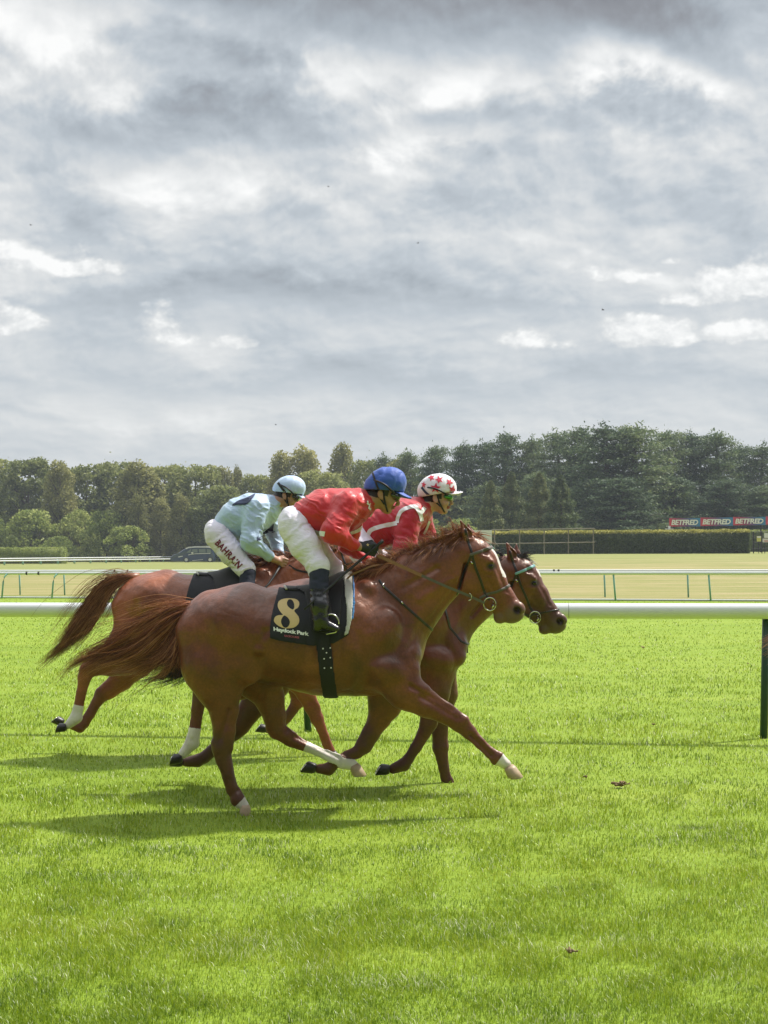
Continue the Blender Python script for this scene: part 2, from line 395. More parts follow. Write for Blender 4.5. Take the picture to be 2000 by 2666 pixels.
def hoop_rail(name, label, A, B, zt, r, post_us, zb, joints, hoop, mat=white_pl, group=None, low=False):
    A = np.array(A); B = np.array(B); root = empty(name, (A[0], A[1], 0), label, 'rail', group)
    def at_u(u):
        k = (u - 1000.0) / F_PX; t = (k * A[1] - A[0]) / ((B[0] - A[0]) - k * (B[1] - A[1]))
        p = A * (1 - t) + B * t; return np.array([p[0], p[1], zt])
    n = 24; pts = [np.array([*(A * (1 - i / (n - 1)) + B * (i / (n - 1)))[:2], zt]) for i in range(n)]
    m = MB(); m.tube(pts, r, 12); m.build('rail_tube', mat, root, True)
    if low:
        m = MB(); m.tube([(p[0], p[1] + 0.12, 0.03) for p in pts], 0.035, 6); m.build('kerb_edge', mat, root, True)
    d = B - A; d = np.array([d[0], d[1], 0]); d /= np.linalg.norm(d)
    for u in joints:
        p = at_u(u); m = MB(); m.tube([p - d * 0.035, p + d * 0.035], r * 1.06, 12); m.build('joint_collar', black_r, root, True)
    for u in post_us:
        p = at_u(u); m = MB()
        if hoop and u < 1200:
            q = [(p[0] + 0.02, p[1] + 0.02, zt - 0.02), (p[0] - 0.05, p[1] - 0.05, zt - 0.03), (p[0] - 0.12, p[1] - 0.10, zt - 0.12),
                 (p[0] - 0.16, p[1] - 0.12, zt - 0.3), (p[0] - 0.21, p[1] - 0.14, zb - 0.05)]
        else: q = [(p[0], p[1], zt - 0.02), (p[0] + 0.03 + (0.04 if hoop else 0), p[1], zb - 0.05)]
        m.tube(q, 0.030, 8); m.build('post', teal_post, root, True)
pA = P(-250, 1490, 53.5); pB = P(2250, 1480, 45.6)
hoop_rail('running_rail', 'front one of the two parallel white rails beyond the green track, with curved teal posts', (pA[0], pA[1]), (pB[0], pB[1]),
          0.885, 0.055, (-110, 22, 152, 296, 445, 600, 760, 930, 1110, 1300, 1597, 1845, 2095), 0, (70, 101, 448), True, low=True)
pA = P(-250, 1483, 57.5); pB = P(2250, 1473, 48.8)
hoop_rail('running_rail', 'rear one of two parallel white rails beyond the green track, with black joint collars', (pA[0], pA[1]), (pB[0], pB[1]),
          0.90, 0.055, (-80, 50, 166, 320, 545, 760, 1000, 1330, 1573, 1790, 2050), 0, (299, 333, 1443, 1455), False)
def distant_rail(label, pts3, group):
    P3 = [P(*q) for q in pts3]; root = empty('running_rail', (P3[0][0], P3[0][1], 0), label, 'rail', group)
    pts = catmull_line(P3, 16); m = MB(); m.tube(pts, 0.075, 8); m.build('rail_tube', white_pl, root, True)
    for p in catmull_line(P3, 30)[1:-1]:
        m = MB(); m.tube([(p[0], p[1] + .05, p[2]), (p[0], p[1] + .05, -0.05)], 0.05, 6); m.build('post', teal_post, root, True)
def catmull_line(P3, n):
    t = np.linspace(0, len(P3) - 1, n); return [P3[min(int(q), len(P3) - 2)] * (1 - (q - min(int(q), len(P3) - 2))) + P3[min(int(q), len(P3) - 2) + 1] * (q - min(int(q), len(P3) - 2)) for q in t]
distant_rail('upper white rail in the far distance, just below the shrubs and behind the van', [(-200, 1457, 152), (443, 1450, 193), (720, 1447, 206)], 'thin white rails in the far distance')
distant_rail('lower and nearer white rail in the far distance, below the shrubs', [(-200, 1463, 147), (443, 1455.5, 190), (720, 1452.5, 203)], 'thin white rails in the far distance')
# ------------------------------------------------------------------ foliage
def leaf_mat(name, dark, mid, light, transl=0.3):
    m, t, b, out = newmat(name)
    g = t.new('ShaderNodeNewGeometry'); pos = g.outputs['Position']; rnd = g.outputs['Random Per Island']
    oi = t.new('ShaderNodeObjectInfo')
    f = t.m('ADD', t.m('MULTIPLY', t.noise(pos, 0.55, 4, 0.6), 0.6), t.m('ADD', t.m('MULTIPLY', rnd, 0.35), t.m('MULTIPLY', t.m('SUBTRACT', oi.outputs['Random'], 0.3), 0.26)))
    col = t.ramp(f, [(0.30, dark), (0.52, mid), (0.78, light)])
    t.l.new(col, b.inputs['Base Color']); b.inputs['Roughness'].default_value = 0.6; b.inputs['Specular IOR Level'].default_value = 0.3
    tr = t.new('ShaderNodeBsdfTranslucent'); t.l.new(col, tr.inputs[0]); ms = t.new('ShaderNodeMixShader'); ms.inputs[0].default_value = transl
    t.l.new(b.outputs[0], ms.inputs[1]); t.l.new(tr.outputs[0], ms.inputs[2]); t.l.new(ms.outputs[0], out.inputs[0])
    return m
bark = simple('bark', (0.10, 0.075, 0.055), 0.9, var=0.4, scale=4, bump=0.6, bscale=8)
M_decid = leaf_mat('broad_leaves', (0.125, 0.155, 0.045), (0.245, 0.275, 0.085), (0.42, 0.43, 0.16), 0.42)
M_willow = leaf_mat('olive_leaves', (0.170, 0.180, 0.060), (0.31, 0.31, 0.11), (0.48, 0.45, 0.19), 0.42)
M_shrub = leaf_mat('shrub_leaves', (0.125, 0.175, 0.040), (0.27, 0.33, 0.080), (0.45, 0.48, 0.15), 0.38)
M_pine = leaf_mat('pine_needles', (0.052, 0.088, 0.046), (0.120, 0.175, 0.082), (0.25, 0.30, 0.13), 0.3)
M_cyp = leaf_mat('cypress_leaves', (0.062, 0.098, 0.046), (0.145, 0.190, 0.078), (0.27, 0.28, 0.12), 0.3)
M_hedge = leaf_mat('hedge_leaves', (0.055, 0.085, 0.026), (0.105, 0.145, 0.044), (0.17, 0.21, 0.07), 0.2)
M_hedge_sunlit = leaf_mat('sunlit_hedge_leaves', (0.26, 0.26, 0.05), (0.48, 0.45, 0.11), (0.70, 0.62, 0.20), 0.3)  # brighter, yellower hedge leaves: sunlight painted into the colour of the top

def leaf_quads(C, S, r, up=0.0, aspect=0.7):
    """small folded leaf cards at centres C with sizes S, random orientation"""
    n = len(C); a = r.normal(size=(n, 3)); a[:, 2] += up; a /= np.linalg.norm(a, axis=1)[:, None]
    b = np.cross(a, r.normal(size=(n, 3))); b /= np.linalg.norm(b, axis=1)[:, None] + 1e-9
    A = a * S[:, None] * 0.5; B = b * S[:, None] * 0.5 * aspect
    V = np.empty((n, 4, 3), np.float32); V[:, 0] = C - A; V[:, 1] = C + B; V[:, 2] = C + A; V[:, 3] = C - B
    return V
def clump_cloud(centres, radii, per, r, size, flat=0.75, up=0.2):
    n = int(per * len(centres)); k = r.integers(0, len(centres), n)
    wgt = radii ** 2; k = r.choice(len(centres), n, p=wgt / wgt.sum())
    d = r.normal(size=(n, 3)); d /= np.linalg.norm(d, axis=1)[:, None]
    rad = radii[k] * (0.55 + 0.5 * r.random(n) ** 0.6)
    C = centres[k] + d * rad[:, None] * np.array([1, 1, flat])
    return leaf_quads(C, size * r.uniform(0.6, 1.4, n), r, up)
def tree_mesh(kind, seed):
    """returns crown vertices and a trunk MB, height 1 unit = metre"""
    r = np.random.default_rng(seed); T = MB()
    if kind == 'broad':
        H, R = 12.0, 3.9; cs = []; rs = []
        for i in range(170):
            th = r.uniform(0, 2 * np.pi); z = r.uniform(0.03, 1.0); prof = (math.sin(math.pi * min(1, (z * 0.76 + 0.18))) ** 0.5)
            q = R * prof * r.uniform(0.35, 1.0) ** 0.5; cs.append((q * math.cos(th), q * math.sin(th), H * z * 0.97)); rs.append(r.uniform(0.5, 1.15))
        V = clump_cloud(np.array(cs), np.array(rs), 78, r, 0.36)
        n2 = 500; k = r.integers(0, len(cs), n2); C = np.array(cs)[k] + r.normal(size=(n2, 3)) * 0.6; V = np.concatenate([V, leaf_quads(C, 0.28 * r.uniform(.6, 1.3, n2), r)])
        T.tube([(0, 0, -.3), (0.1, 0, 3), (0, 0.1, 7), (0.2, 0, 10.5)], [.3, .24, .15, .05], 8)
        for i in range(7):
            a = r.uniform(0, 6.28); z = r.uniform(2.5, 7); T.tube([(0, 0, z), (1.3 * math.cos(a), 1.3 * math.sin(a), z + 1.2), (2.7 * math.cos(a), 2.7 * math.sin(a), z + 2.6)], [.12, .07, .03], 6)
        sp = M_decid
    elif kind == 'willow':
        H, R = 12.0, 3.0; cs = []; rs = []
        for i in range(150):
            th = r.uniform(0, 2 * np.pi); z = r.uniform(0.02, 1.0); prof = (1 - z) ** 0.55 * 0.9 + 0.14
            q = R * prof * r.uniform(0.3, 1.0) ** 0.5; cs.append((q * math.cos(th), q * math.sin(th), H * z * 0.97)); rs.append(r.uniform(0.35, 0.85))
        V = clump_cloud(np.array(cs), np.array(rs), 80, r, 0.28, flat=1.3)
        T.tube([(0, 0, -.3), (0.1, 0, 3), (0, 0.1, 7), (0.1, 0, 11.3)], [.24, .2, .12, .03], 8)
        for i in range(6):
            a = r.uniform(0, 6.28); z = r.uniform(2.5, 8); T.tube([(0, 0, z), (0.9 * math.cos(a), 0.9 * math.sin(a), z + 1.3), (1.7 * math.cos(a), 1.7 * math.sin(a), z + 2.3)], [.1, .06, .03], 6)
        sp = M_willow
    elif kind == 'shrub':
        H, R = 5.0, 2.9; cs = []; rs = []
        for i in range(90):
            th = r.uniform(0, 2 * np.pi); z = r.uniform(0.0, 1.0); prof = math.sqrt(max(0, 1 - (z * 0.95) ** 2.2))
            q = R * prof * r.uniform(0.3, 1.0) ** 0.5; cs.append((q * math.cos(th), q * math.sin(th), 0.2 + H * z * 0.93)); rs.append(r.uniform(0.4, 0.85))
        V = clump_cloud(np.array(cs), np.array(rs), 62, r, 0.26)
        for i in range(5):
            a = r.uniform(0, 6.28); T.tube([(0.1 * math.cos(a), 0.1 * math.sin(a), -.2), (.6 * math.cos(a), .6 * math.sin(a), 1.8), (1.1 * math.cos(a), 1.1 * math.sin(a), 3.6)], [.1, .07, .03], 6)
        sp = M_shrub
    elif kind == 'pine':
        H = 15.0; T.tube([(0, 0, -.4), (0.05, 0, 5), (-0.1, 0.1, 10), (0, 0, 14.6)], [.34, .27, .17, .04], 8)
        Cs = []
        nb = 62
        for i in range(nb):
            z = 1.2 + (H - 1.8) * (i + r.uniform(-.4, .4)) / nb; t = z / H
            L = (3.9 * (1 - t) ** 0.52 + 0.30) * r.uniform(0.62, 1.12)
            a = i * 2.399 + r.uniform(-.5, .5); ca, sa = math.cos(a), math.sin(a); rise = L * r.uniform(0.02, 0.34)
            T.tube([(0, 0, z), (ca * L * .55, sa * L * .55, z + rise * .25), (ca * L, sa * L, z + rise)], [.07, .045, .02], 5)
            npad = 3 + int(L * 1.7)
            for j in range(npad):
                s = r.uniform(0.22, 1.0) ; side = r.normal(0, 0.20) * L * s
                c = np.array([ca * L * s - sa * side, sa * L * s + ca * side, z + rise * s * s + r.uniform(0, .25)])
                m_ = 44; d = r.normal(size=(m_, 3)) * np.array([.40, .40, .19])
                Cs.append(c + d)
        for i in range(7):   # leader tufts
            c = np.array([r.normal(0, .35), r.normal(0, .35), H - r.uniform(0, 1.4)]); Cs.append(c + r.normal(size=(40, 3)) * np.array([.2, .2, .4]))
        C = np.concatenate(Cs); V = leaf_quads(C, 0.27 * r.uniform(.6, 1.4, len(C)), r, 0.9, 0.42)
        sp = M_pine
    else:   # cypress
        H, R = 9.0, 2.5; n = 11000
        z = r.uniform(0, 1, n) ** 0.9; prof = (1 - z) ** 0.75 * (0.86 + 0.14 * np.sin(z * 38 + r.uniform(0, 6))) + 0.03
        th = r.uniform(0, 2 * np.pi, n); lob = 1 + 0.10 * np.sin(th * 7 + z * 9) + 0.07 * np.sin(th * 13 - z * 17)
        q = R * prof * lob * (0.72 + 0.33 * r.random(n)); C = np.stack([q * np.cos(th), q * np.sin(th), 0.1 + H * z], 1)
        V = leaf_quads(C, 0.26 * r.uniform(.6, 1.4, n), r, 0.5, 0.5)
        T.tube([(0, 0, -.3), (0, 0, 4), (0, 0, 8.6)], [.28, .18, .03], 8)
        sp = M_cyp
    return V, T, sp
TREES = {}
def tree(kind, variant, x, y, h, wscale, label, group, cat='tree', rot=None):
    key = (kind, variant)
    H0 = {'broad': 12.4, 'willow': 12.0, 'shrub': 5.2, 'pine': 15.0, 'cypress': 9.1}[kind]
    nm = {'broad': 'broadleaf_tree', 'willow': 'birch_tree', 'shrub': 'shrub', 'pine': 'pine_tree', 'cypress': 'cypress_tree'}[kind]
    z = float(gz(x, y)); s = h / H0; r = random.Random(int(x * 13 + y * 7)); ry = r.uniform(0, 6.28)
    if key not in TREES:
        V, T, sp = tree_mesh(kind, variant * 17 + len(kind))
        i = np.arange(len(V))[:, None] * 4 + np.array([[0, 1, 2, 3]])
        crown = mesh_np('crown', V.reshape(-1, 3), [i], [sp], smooth=False)
        trunk = T.build('trunk', bark, None, True)
        root = empty(nm, (0, 0, 0)); crown.parent = root; trunk.parent = root
        TREES[key] = (root, crown, trunk); first = True
    else: first = False
    root, crown, trunk = TREES[key]
    if not first:
        root = root.copy(); crown = crown.copy(); trunk = trunk.copy()
        for o in (root, crown, trunk): COL.objects.link(o)
        crown.parent = root; trunk.parent = root
    root.location = (x, y, z); root.rotation_euler = (0, 0, ry); root.scale = (s * wscale, s * wscale, s)
    tag(root, label, cat, group); return root
def tree_at(kind, var, u, vtop, D, wpx, label, group, cat='tree'):
    """a tree whose top shows at (u, vtop), wpx wide, standing D metres away"""
    p = P(u, vtop, D); h = p[2] - float(gz(p[0], D))
    W0 = {'broad': 8.6, 'willow': 6.6, 'shrub': 6.4, 'pine': 7.6, 'cypress': 5.2}[kind]; H0 = {'broad': 12.4, 'willow': 12.0, 'shrub': 5.2, 'pine': 15.0, 'cypress': 9.1}[kind]
    w = 1.12 * wpx * D / F_PX / (W0 * h / H0)
    return tree(kind, var, p[0], D, h, w, label, group, cat)
GW = 'trees in the far wood'; GP = 'pines in the far wood'; GS = 'shrubs below the wood'
for a in [
    ('broad', 1, -30, 1192, 222, 190, 'tree at the left edge of the wood, cut by the photo edge'),
    ('broad', 2, 75, 1188, 215, 175, 'leftmost complete tall tree of the wood, above the round shrub'),
    ('willow', 1, 155, 1207, 205, 120, 'drooping olive tree beside the leftmost tall tree'),
    ('broad', 3, 225, 1203, 212, 170, 'dark dense tree above the long low shrub'),
    ('broad', 1, 310, 1198, 214, 170, 'tree with a high pointed top left of the olive tree'),
    ('willow', 2, 362, 1208, 200, 190, 'broad olive tree in front of the darker wood, above the three pale young birches'),
    ('broad', 2, 430, 1206, 212, 160, 'tree right of the olive tree, behind the pale young birches'),
    ('broad', 3, 510, 1204, 208, 170, 'last high tree before the dip in the skyline'),
    ('willow', 1, 583, 1222, 214, 90, 'slender tree at the left side of the dip in the skyline'),
    ('willow', 2, 618, 1219, 216, 60, 'thin spindly birch standing alone in the dip of the skyline'),
    ('broad', 1, 575, 1262, 196, 170, 'low spreading tree behind the back of the light blue jockey'),
    ('broad', 2, 668, 1232, 208, 120, 'tree just behind the light blue helmet, right of the dip'),
    ('willow', 1, 735, 1183, 200, 120, 'left one of the twin tall olive trees behind the blue helmets'),
    ('willow', 2, 798, 1168, 200, 140, 'right one of the twin tall olive trees behind the blue helmets'),
    ('willow', 1, 892, 1162, 205, 120, 'tall olive tree just left of the royal blue helmet'),
    ('broad', 3, 840, 1220, 192, 170, 'rounded tree between the two helmets at the left'),
    ('broad', 1, 960, 1195, 200, 130, 'dark tree directly behind the royal blue helmet'),
    ('willow', 2, 1028, 1200, 188, 120, 'yellowish tree between the royal blue helmet and the starred cap'),
    ('broad', 2, 1090, 1230, 186, 130, 'tree behind the starred cap'),
    ('broad', 3, 700, 1290, 190, 190, 'low tree behind the light blue jockey face'),
]: tree_at(*a[:6], a[6], GW)
for a in [
    ('pine', 1, 1000, 1185, 192, 120, 'leftmost dark pine, right of the royal blue helmet'),
    ('pine', 2, 1062, 1172, 186, 130, 'second pine from the left, left of the starred cap'),
    ('pine', 3, 1135, 1160, 180, 150, 'pine standing above the starred cap'),
    ('pine', 1, 1205, 1155, 178, 150, 'pine just right of the starred cap'),
    ('pine', 2, 1262, 1148, 176, 150, 'pine above the pricked ear of the nearest horse'),
    ('pine', 3, 1318, 1126, 172, 170, 'tall pine above the head of the nearest horse'),
    ('pine', 1, 1385, 1140, 172, 160, 'pine behind the leftmost cypress tops'),
    ('pine', 2, 1452, 1120, 168, 190, 'tall pine behind the cypresses, left of the highest pines'),
    ('pine', 3, 1512, 1112, 164, 200, 'one of the highest pines, above the right end of the fence'),
    ('pine', 1, 1580, 1108, 156, 260, 'highest and broadest pine with long layered branches'),
    ('pine', 2, 1655, 1103, 156, 260, 'big pine with drooping pale boughs left of the banners'),
    ('pine', 3, 1740, 1120, 166, 190, 'pine above the left end of the banners'),
    ('pine', 1, 1800, 1126, 168, 190, 'pine above the second banner'),
    ('pine', 2, 1865, 1122, 166, 200, 'rounded pine above the third banner'),
    ('pine', 3, 1925, 1158, 170, 160, 'lower pine behind the banners near the right edge'),
    ('pine', 1, 1985, 1156, 168, 170, 'pine cut by the right edge of the photo'),
    ('pine', 2, 2060, 1160, 172, 170, 'pine just at the right edge, behind the small signs'),
    ('pine', 3, 1400, 1230, 160, 170, 'shorter pine right behind the cypresses'),
    ('pine', 2, 1620, 1240, 150, 230, 'low wide pine in front of the highest pines'),
    ('pine', 1, 1760, 1240, 158, 200, 'shaded lower pine directly behind the first banner'),
    ('pine', 3, 1890, 1245, 158, 200, 'shaded lower pine directly behind the last banners'),
    ('pine', 2, 1150, 1250, 176, 170, 'shaded lower pine right of the starred cap'),
    ('pine', 1, 1270, 1260, 168, 170, 'shaded lower pine behind the ears of the nearest horse'),
    ('pine', 3, 1990, 1262, 158, 170, 'shaded lower pine above the yellow sign'),
]: tree_at(*a[:6], a[6], GP)
for a in [
    ('cypress', 1, 1278, 1252, 140, 100, 'leftmost pyramid shaped cypress behind the white board'),
    ('cypress', 2, 1332, 1230, 142, 120, 'second pyramid shaped cypress, tallest of the four'),
    ('cypress', 1, 1405, 1232, 140, 130, 'third cypress, behind the middle of the fence'),
    ('cypress', 2, 1460, 1238, 137, 130, 'rightmost cypress, with a brownish sunlit side'),
]: tree_at(*a[:6], a[6], 'cypresses behind the fence')
for a in [
    ('shrub', 1, -10, 1352, 202, 90, 'shrub cut by the left edge of the photo'),
    ('shrub', 2, 85, 1328, 200, 150, 'large round grey green shrub near the left edge'),
    ('shrub', 1, 200, 1330, 202, 130, 'shrub right of the round grey green one'),
    ('shrub', 3, 285, 1328, 198, 150, 'bright bushy shrub above the distant rails'),
    ('willow', 3, 362, 1290, 194, 75, 'left one of three pale young birches'),
    ('willow', 3, 418, 1300, 196, 80, 'middle one of three pale young birches'),
    ('willow', 3, 472, 1287, 195, 80, 'right one of three pale young birches, behind the van'),
    ('shrub', 2, 330, 1370, 192, 130, 'low shrub under the left pale birch'),
    ('shrub', 1, 520, 1350, 198, 150, 'dark shrub behind the van'),
    ('shrub', 3, 640, 1350, 195, 160, 'shrub behind the light blue jockey'),
    ('shrub', 2, 760, 1360, 190, 160, 'shrub behind the reins of the light blue jockey'),
    ('shrub', 1, 1195, 1352, 150, 120, 'pale green shrub under the chin of the starred jockey'),
    ('shrub', 3, 1100, 1350, 160, 130, 'shrub behind the shoulder of the starred jockey'),
    ('shrub', 2, 900, 1350, 196, 160, 'shrub behind the near red jockey'),
    ('shrub', 3, 150, 1395, 194, 90, 'small low bush between the round shrub and the bright one'),
]: tree_at(*a[:6], a[6], GS, 'tree' if a[0] == 'willow' else 'shrub')

# dark undergrowth behind the front rows, one long mass of leaves under the wood
def undergrowth():
    r = np.random.default_rng(5); n = 60000
    u = r.uniform(-260, 2300, n); D = np.where(u < 1150, r.uniform(212, 232, n), r.uniform(172, 190, n))
    X = (u - 1000) / F_PX * D; hmax = 5.5 + 3.0 * noise2(X + 200, D, 7, 9); z = gz(X, D) + hmax * r.random(n) ** 0.8
    V = leaf_quads(np.stack([X, D, z], 1), 0.75 * r.uniform(.6, 1.3, n), r)
    i = np.arange(n)[:, None] * 4 + np.array([[0, 1, 2, 3]])
    tag(mesh_np('undergrowth', V.reshape(-1, 3), [i], [M_decid], smooth=False), kind='stuff')
undergrowth()

# ------------------------------------------------------------------ clipped hedge, low hedge
def box_hedge(name, label, A, B, depth, h, dens, r, bodym=M_hedge, topm=M_hedge_sunlit):
    """A, B ends of the front foot (x, y); body and sunlit top in one mesh"""
    A = np.array(A, float); B = np.array(B, float); d = B - A; L = np.linalg.norm(d); d /= L; nrm = np.array([-d[1], d[0]])
    n = int(L * dens); s = r.uniform(0, L, n); face = r.random(n); z = r.uniform(0, h, n)
    f = np.zeros(n); top = face > 0.62; end = (face > 0.56) & ~top
    wob = 0.10 * noise2(s + 30, z + 30, 0.8, 2)
    f = np.where(top, r.uniform(0, depth, n), -wob + r.uniform(0, .15, n))
    topz = h + 0.07 * (noise2(s + 9, f + 9, 0.6, 4) - .5) * 2 + np.minimum(0, -(0.18 - np.minimum(f, .18)) * 0.8)
    z = np.where(top, topz + r.uniform(-.13, .04, n), z * 0.97)
    s = np.where(end, L + r.uniform(-.1, .06, n), s); f = np.where(end, r.uniform(0, depth, n), f)
    xy = A + d * s[:, None] + nrm * f[:, None]; gzv = gz(xy[:, 0], xy[:, 1])
    C = np.stack([xy[:, 0], xy[:, 1], gzv + z], 1); V = leaf_quads(C, 0.15 * r.uniform(.6, 1.4, n), r, np.where(top, .8, 0.0).mean())
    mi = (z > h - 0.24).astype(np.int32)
    i = np.arange(n)[:, None] * 4 + np.array([[0, 1, 2, 3]])
    # solid twiggy core
    c0 = A + nrm * .12; c1 = B - d * .1 + nrm * .12; c2 = B - d * .1 + nrm * (depth - .1); c3 = A + nrm * (depth - .1)
    cv = [(*c, float(gz(*c)) - .1) for c in (c0, c1, c2, c3)] + [(*c, float(gz(*c)) + h - .16) for c in (c0, c1, c2, c3)]
    Vall = np.concatenate([V.reshape(-1, 3), np.array(cv)]); k = len(V) * 4
    cf = np.array([[0, 3, 2, 1], [4, 5, 6, 7], [0, 1, 5, 4], [1, 2, 6, 5], [2, 3, 7, 6], [3, 0, 4, 7]]) + k
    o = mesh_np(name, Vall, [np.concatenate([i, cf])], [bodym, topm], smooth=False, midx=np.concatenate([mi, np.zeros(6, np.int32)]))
    tag(o, label, 'hedge'); return o
r_ = np.random.default_rng(21)
a = P(1215, 1446, 127); b = P(1950, 1439, 121)
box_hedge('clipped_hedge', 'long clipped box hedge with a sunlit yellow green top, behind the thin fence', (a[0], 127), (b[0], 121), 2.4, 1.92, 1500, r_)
a = P(-120, 1465, 172); b = P(140, 1465, 170)
box_hedge('low_hedge', 'low clipped hedge at the left edge below the round shrub', (a[0], 176), (b[0], 174), 2, 1.9, 420, r_, M_shrub, M_shrub)
a = P(1958, 1446, 150); b = P(2140, 1446, 150)
box_hedge('hedge', 'rough hedge behind the small signs at the right edge', (a[0], 150), (b[0], 150), 2, 2.2, 500, r_, M_hedge, M_shrub)

# ------------------------------------------------------------------ thin fence in front of the hedge
wood_pale = simple('weathered_wood', (0.22, 0.20, 0.15), 0.8, var=0.2)
def thin_fence():
    y0 = 124.5; g = lambda u: float(gz((u - 1000) / F_PX * y0, y0))
    root = empty('rail_fence', (P(1288, 1440, y0)[0], y0, g(1288)), 'thin weathered post and rail fence standing in front of the clipped hedge', 'fence')
    D = 122.9
    for u in (1288, 1353, 1417, 1480, 1545):
        t = P(u, 1378.5 - (u - 1288) * 0.012, D); m = MB(); z0 = float(gz(t[0], D)) - .05
        m.tube([(t[0], D, z0), (t[0], D, t[2])], 0.055, 6); m.build('post', wood_pale, root)
    for dv in (0, 36.5):
        a = P(1280, 1379.5 + dv, D); b = P(1549, 1376 + dv - (1 if dv else 0), D); m = MB()
        m.tube([a + [0, -.07, 0], b + [0, -.07, 0]], 0.045, 6); m.build('rail', wood_pale, root)
    for (u0, v0, u1, v1) in ((1288, 1411, 1299, 1423), (1288, 1432, 1299, 1432)):
        a = P(u0, v0, D - .1); b = P(u1, v1, D - .1); m = MB(); m.tube([a, b], 0.04, 6); m.build('brace', wood_pale, root)
thin_fence()
def sign_plane(m, u0, v0, u1, v1, D, th=0.04):
    a = P(u0, v1, D); b = P(u1, v0, D); m.box((a[0], D, a[2]), (b[0], D + th, b[2]))
def white_board():
    D = 122; p = P(1240, 1380, D); root = empty('white_board', (p[0], D, float(gz(p[0], D))), 'plain white board on green legs behind the ears of the nearest horse', 'board')
    m = MB(); sign_plane(m, 1208, 1380, 1281, 1415, D, .06); m.build('panel', simple('white_board_paint', (.72, .74, .70), .5, var=.04), root)
    for u in (1216, 1272):
        t = P(u, 1415, D); m = MB(); m.box((t[0] - .05, D + .01, float(gz(t[0], D)) - .05), (t[0] + .05, D + .05, t[2] - .003)); m.build('leg', teal_post, root)
    a = P(1276, 1417, D); b = P(1287, 1429, D); m = MB(); m.tube([a, b], .05, 6); m.build('brace', teal_post, root)
white_board()

# ------------------------------------------------------------------ banners
def text_mesh(s, shear=0.0, bold=0.0, spacing=1.0):
    cu = bpy.data.curves.new('t', 'FONT'); cu.body = s; cu.shear = shear; cu.offset = bold; cu.space_character = spacing; cu.resolution_u = 3
    o = bpy.data.objects.new('t', cu); COL.objects.link(o)
    bpy.context.view_layer.update()
    me = o.to_mesh(); V = np.array([v.co[:] for v in me.vertices]); F = [tuple(p.vertices) for p in me.polygons]
    o.to_mesh_clear(); bpy.data.objects.remove(o); bpy.data.curves.remove(cu)
    lo = V.min(0); hi = V.max(0); V = (V - lo) / (hi - lo + 1e-9); return V[:, :2], F
def banner_mat():
    m, t, b, out = newmat('banner_print'); tc = t.new('ShaderNodeTexCoord'); sp = t.new('ShaderNodeSeparateXYZ'); t.l.new(tc.outputs['Generated'], sp.inputs[0])
    c = t.ramp(t.m('ADD', sp.outputs[0], t.m('MULTIPLY', t.m('SUBTRACT', sp.outputs[2], 0.5), 0.12)), [(0.04, (0.62, 0.05, 0.09)), (0.3, (0.34, 0.06, 0.14)), (0.62, (0.10, 0.10, 0.27)), (0.97, (0.03, 0.22, 0.45))])
    t.l.new(c, b.inputs['Base Color']); b.inputs['Roughness'].default_value = .55; return m
BM = banner_mat(); white_ink = simple('white_print', (.82, .82, .82), .6, var=0)
def banners():
    D = 140.0; tv, tf = text_mesh('BETFRED', 0.18, 0.035, 0.93)
    lab = ['banner at the left end of the row, red to blue with white letters', 'second banner from the left end of the row', 'third banner from the left end of the row', 'banner cut by the right edge of the photo']
    for k, (u0, u1, v0, v1) in enumerate(((1743, 1824, 1348.5, 1371), (1824.4, 1909, 1347, 1369.5), (1909.4, 1994, 1345.5, 1367.5), (1994.4, 2079, 1344, 1366))):
        y = D - 0.012 * k; m = MB(); sign_plane(m, u0, v0, u1, v1, y, .05); p = P(u0, v1, y)
        m.cur = 1; a = P(u0 + 5, v1 - 4, y); b = P(u1 - 6, v0 + 4.5, y)
        m.add([(a[0] + x * (b[0] - a[0]), y - 0.01, a[2] + z * (b[2] - a[2]) + 0.001 * x) for x, z in tv], tf)
        o = m.build('betting_banner', [BM, white_ink]); o.name = 'advertising_banner'; tag(o, lab[k], 'banner', 'banners in a row above the hedge')
        for uu in (u0 + 12, u1 - 12):
            t = P(uu, v1, y); mm = MB(); mm.box((t[0] - .06, y + .06, float(gz(t[0], y)) - .1), (t[0] + .06, y + .16, t[2] + .3)); mm.build('post', black_r, o)
banners()
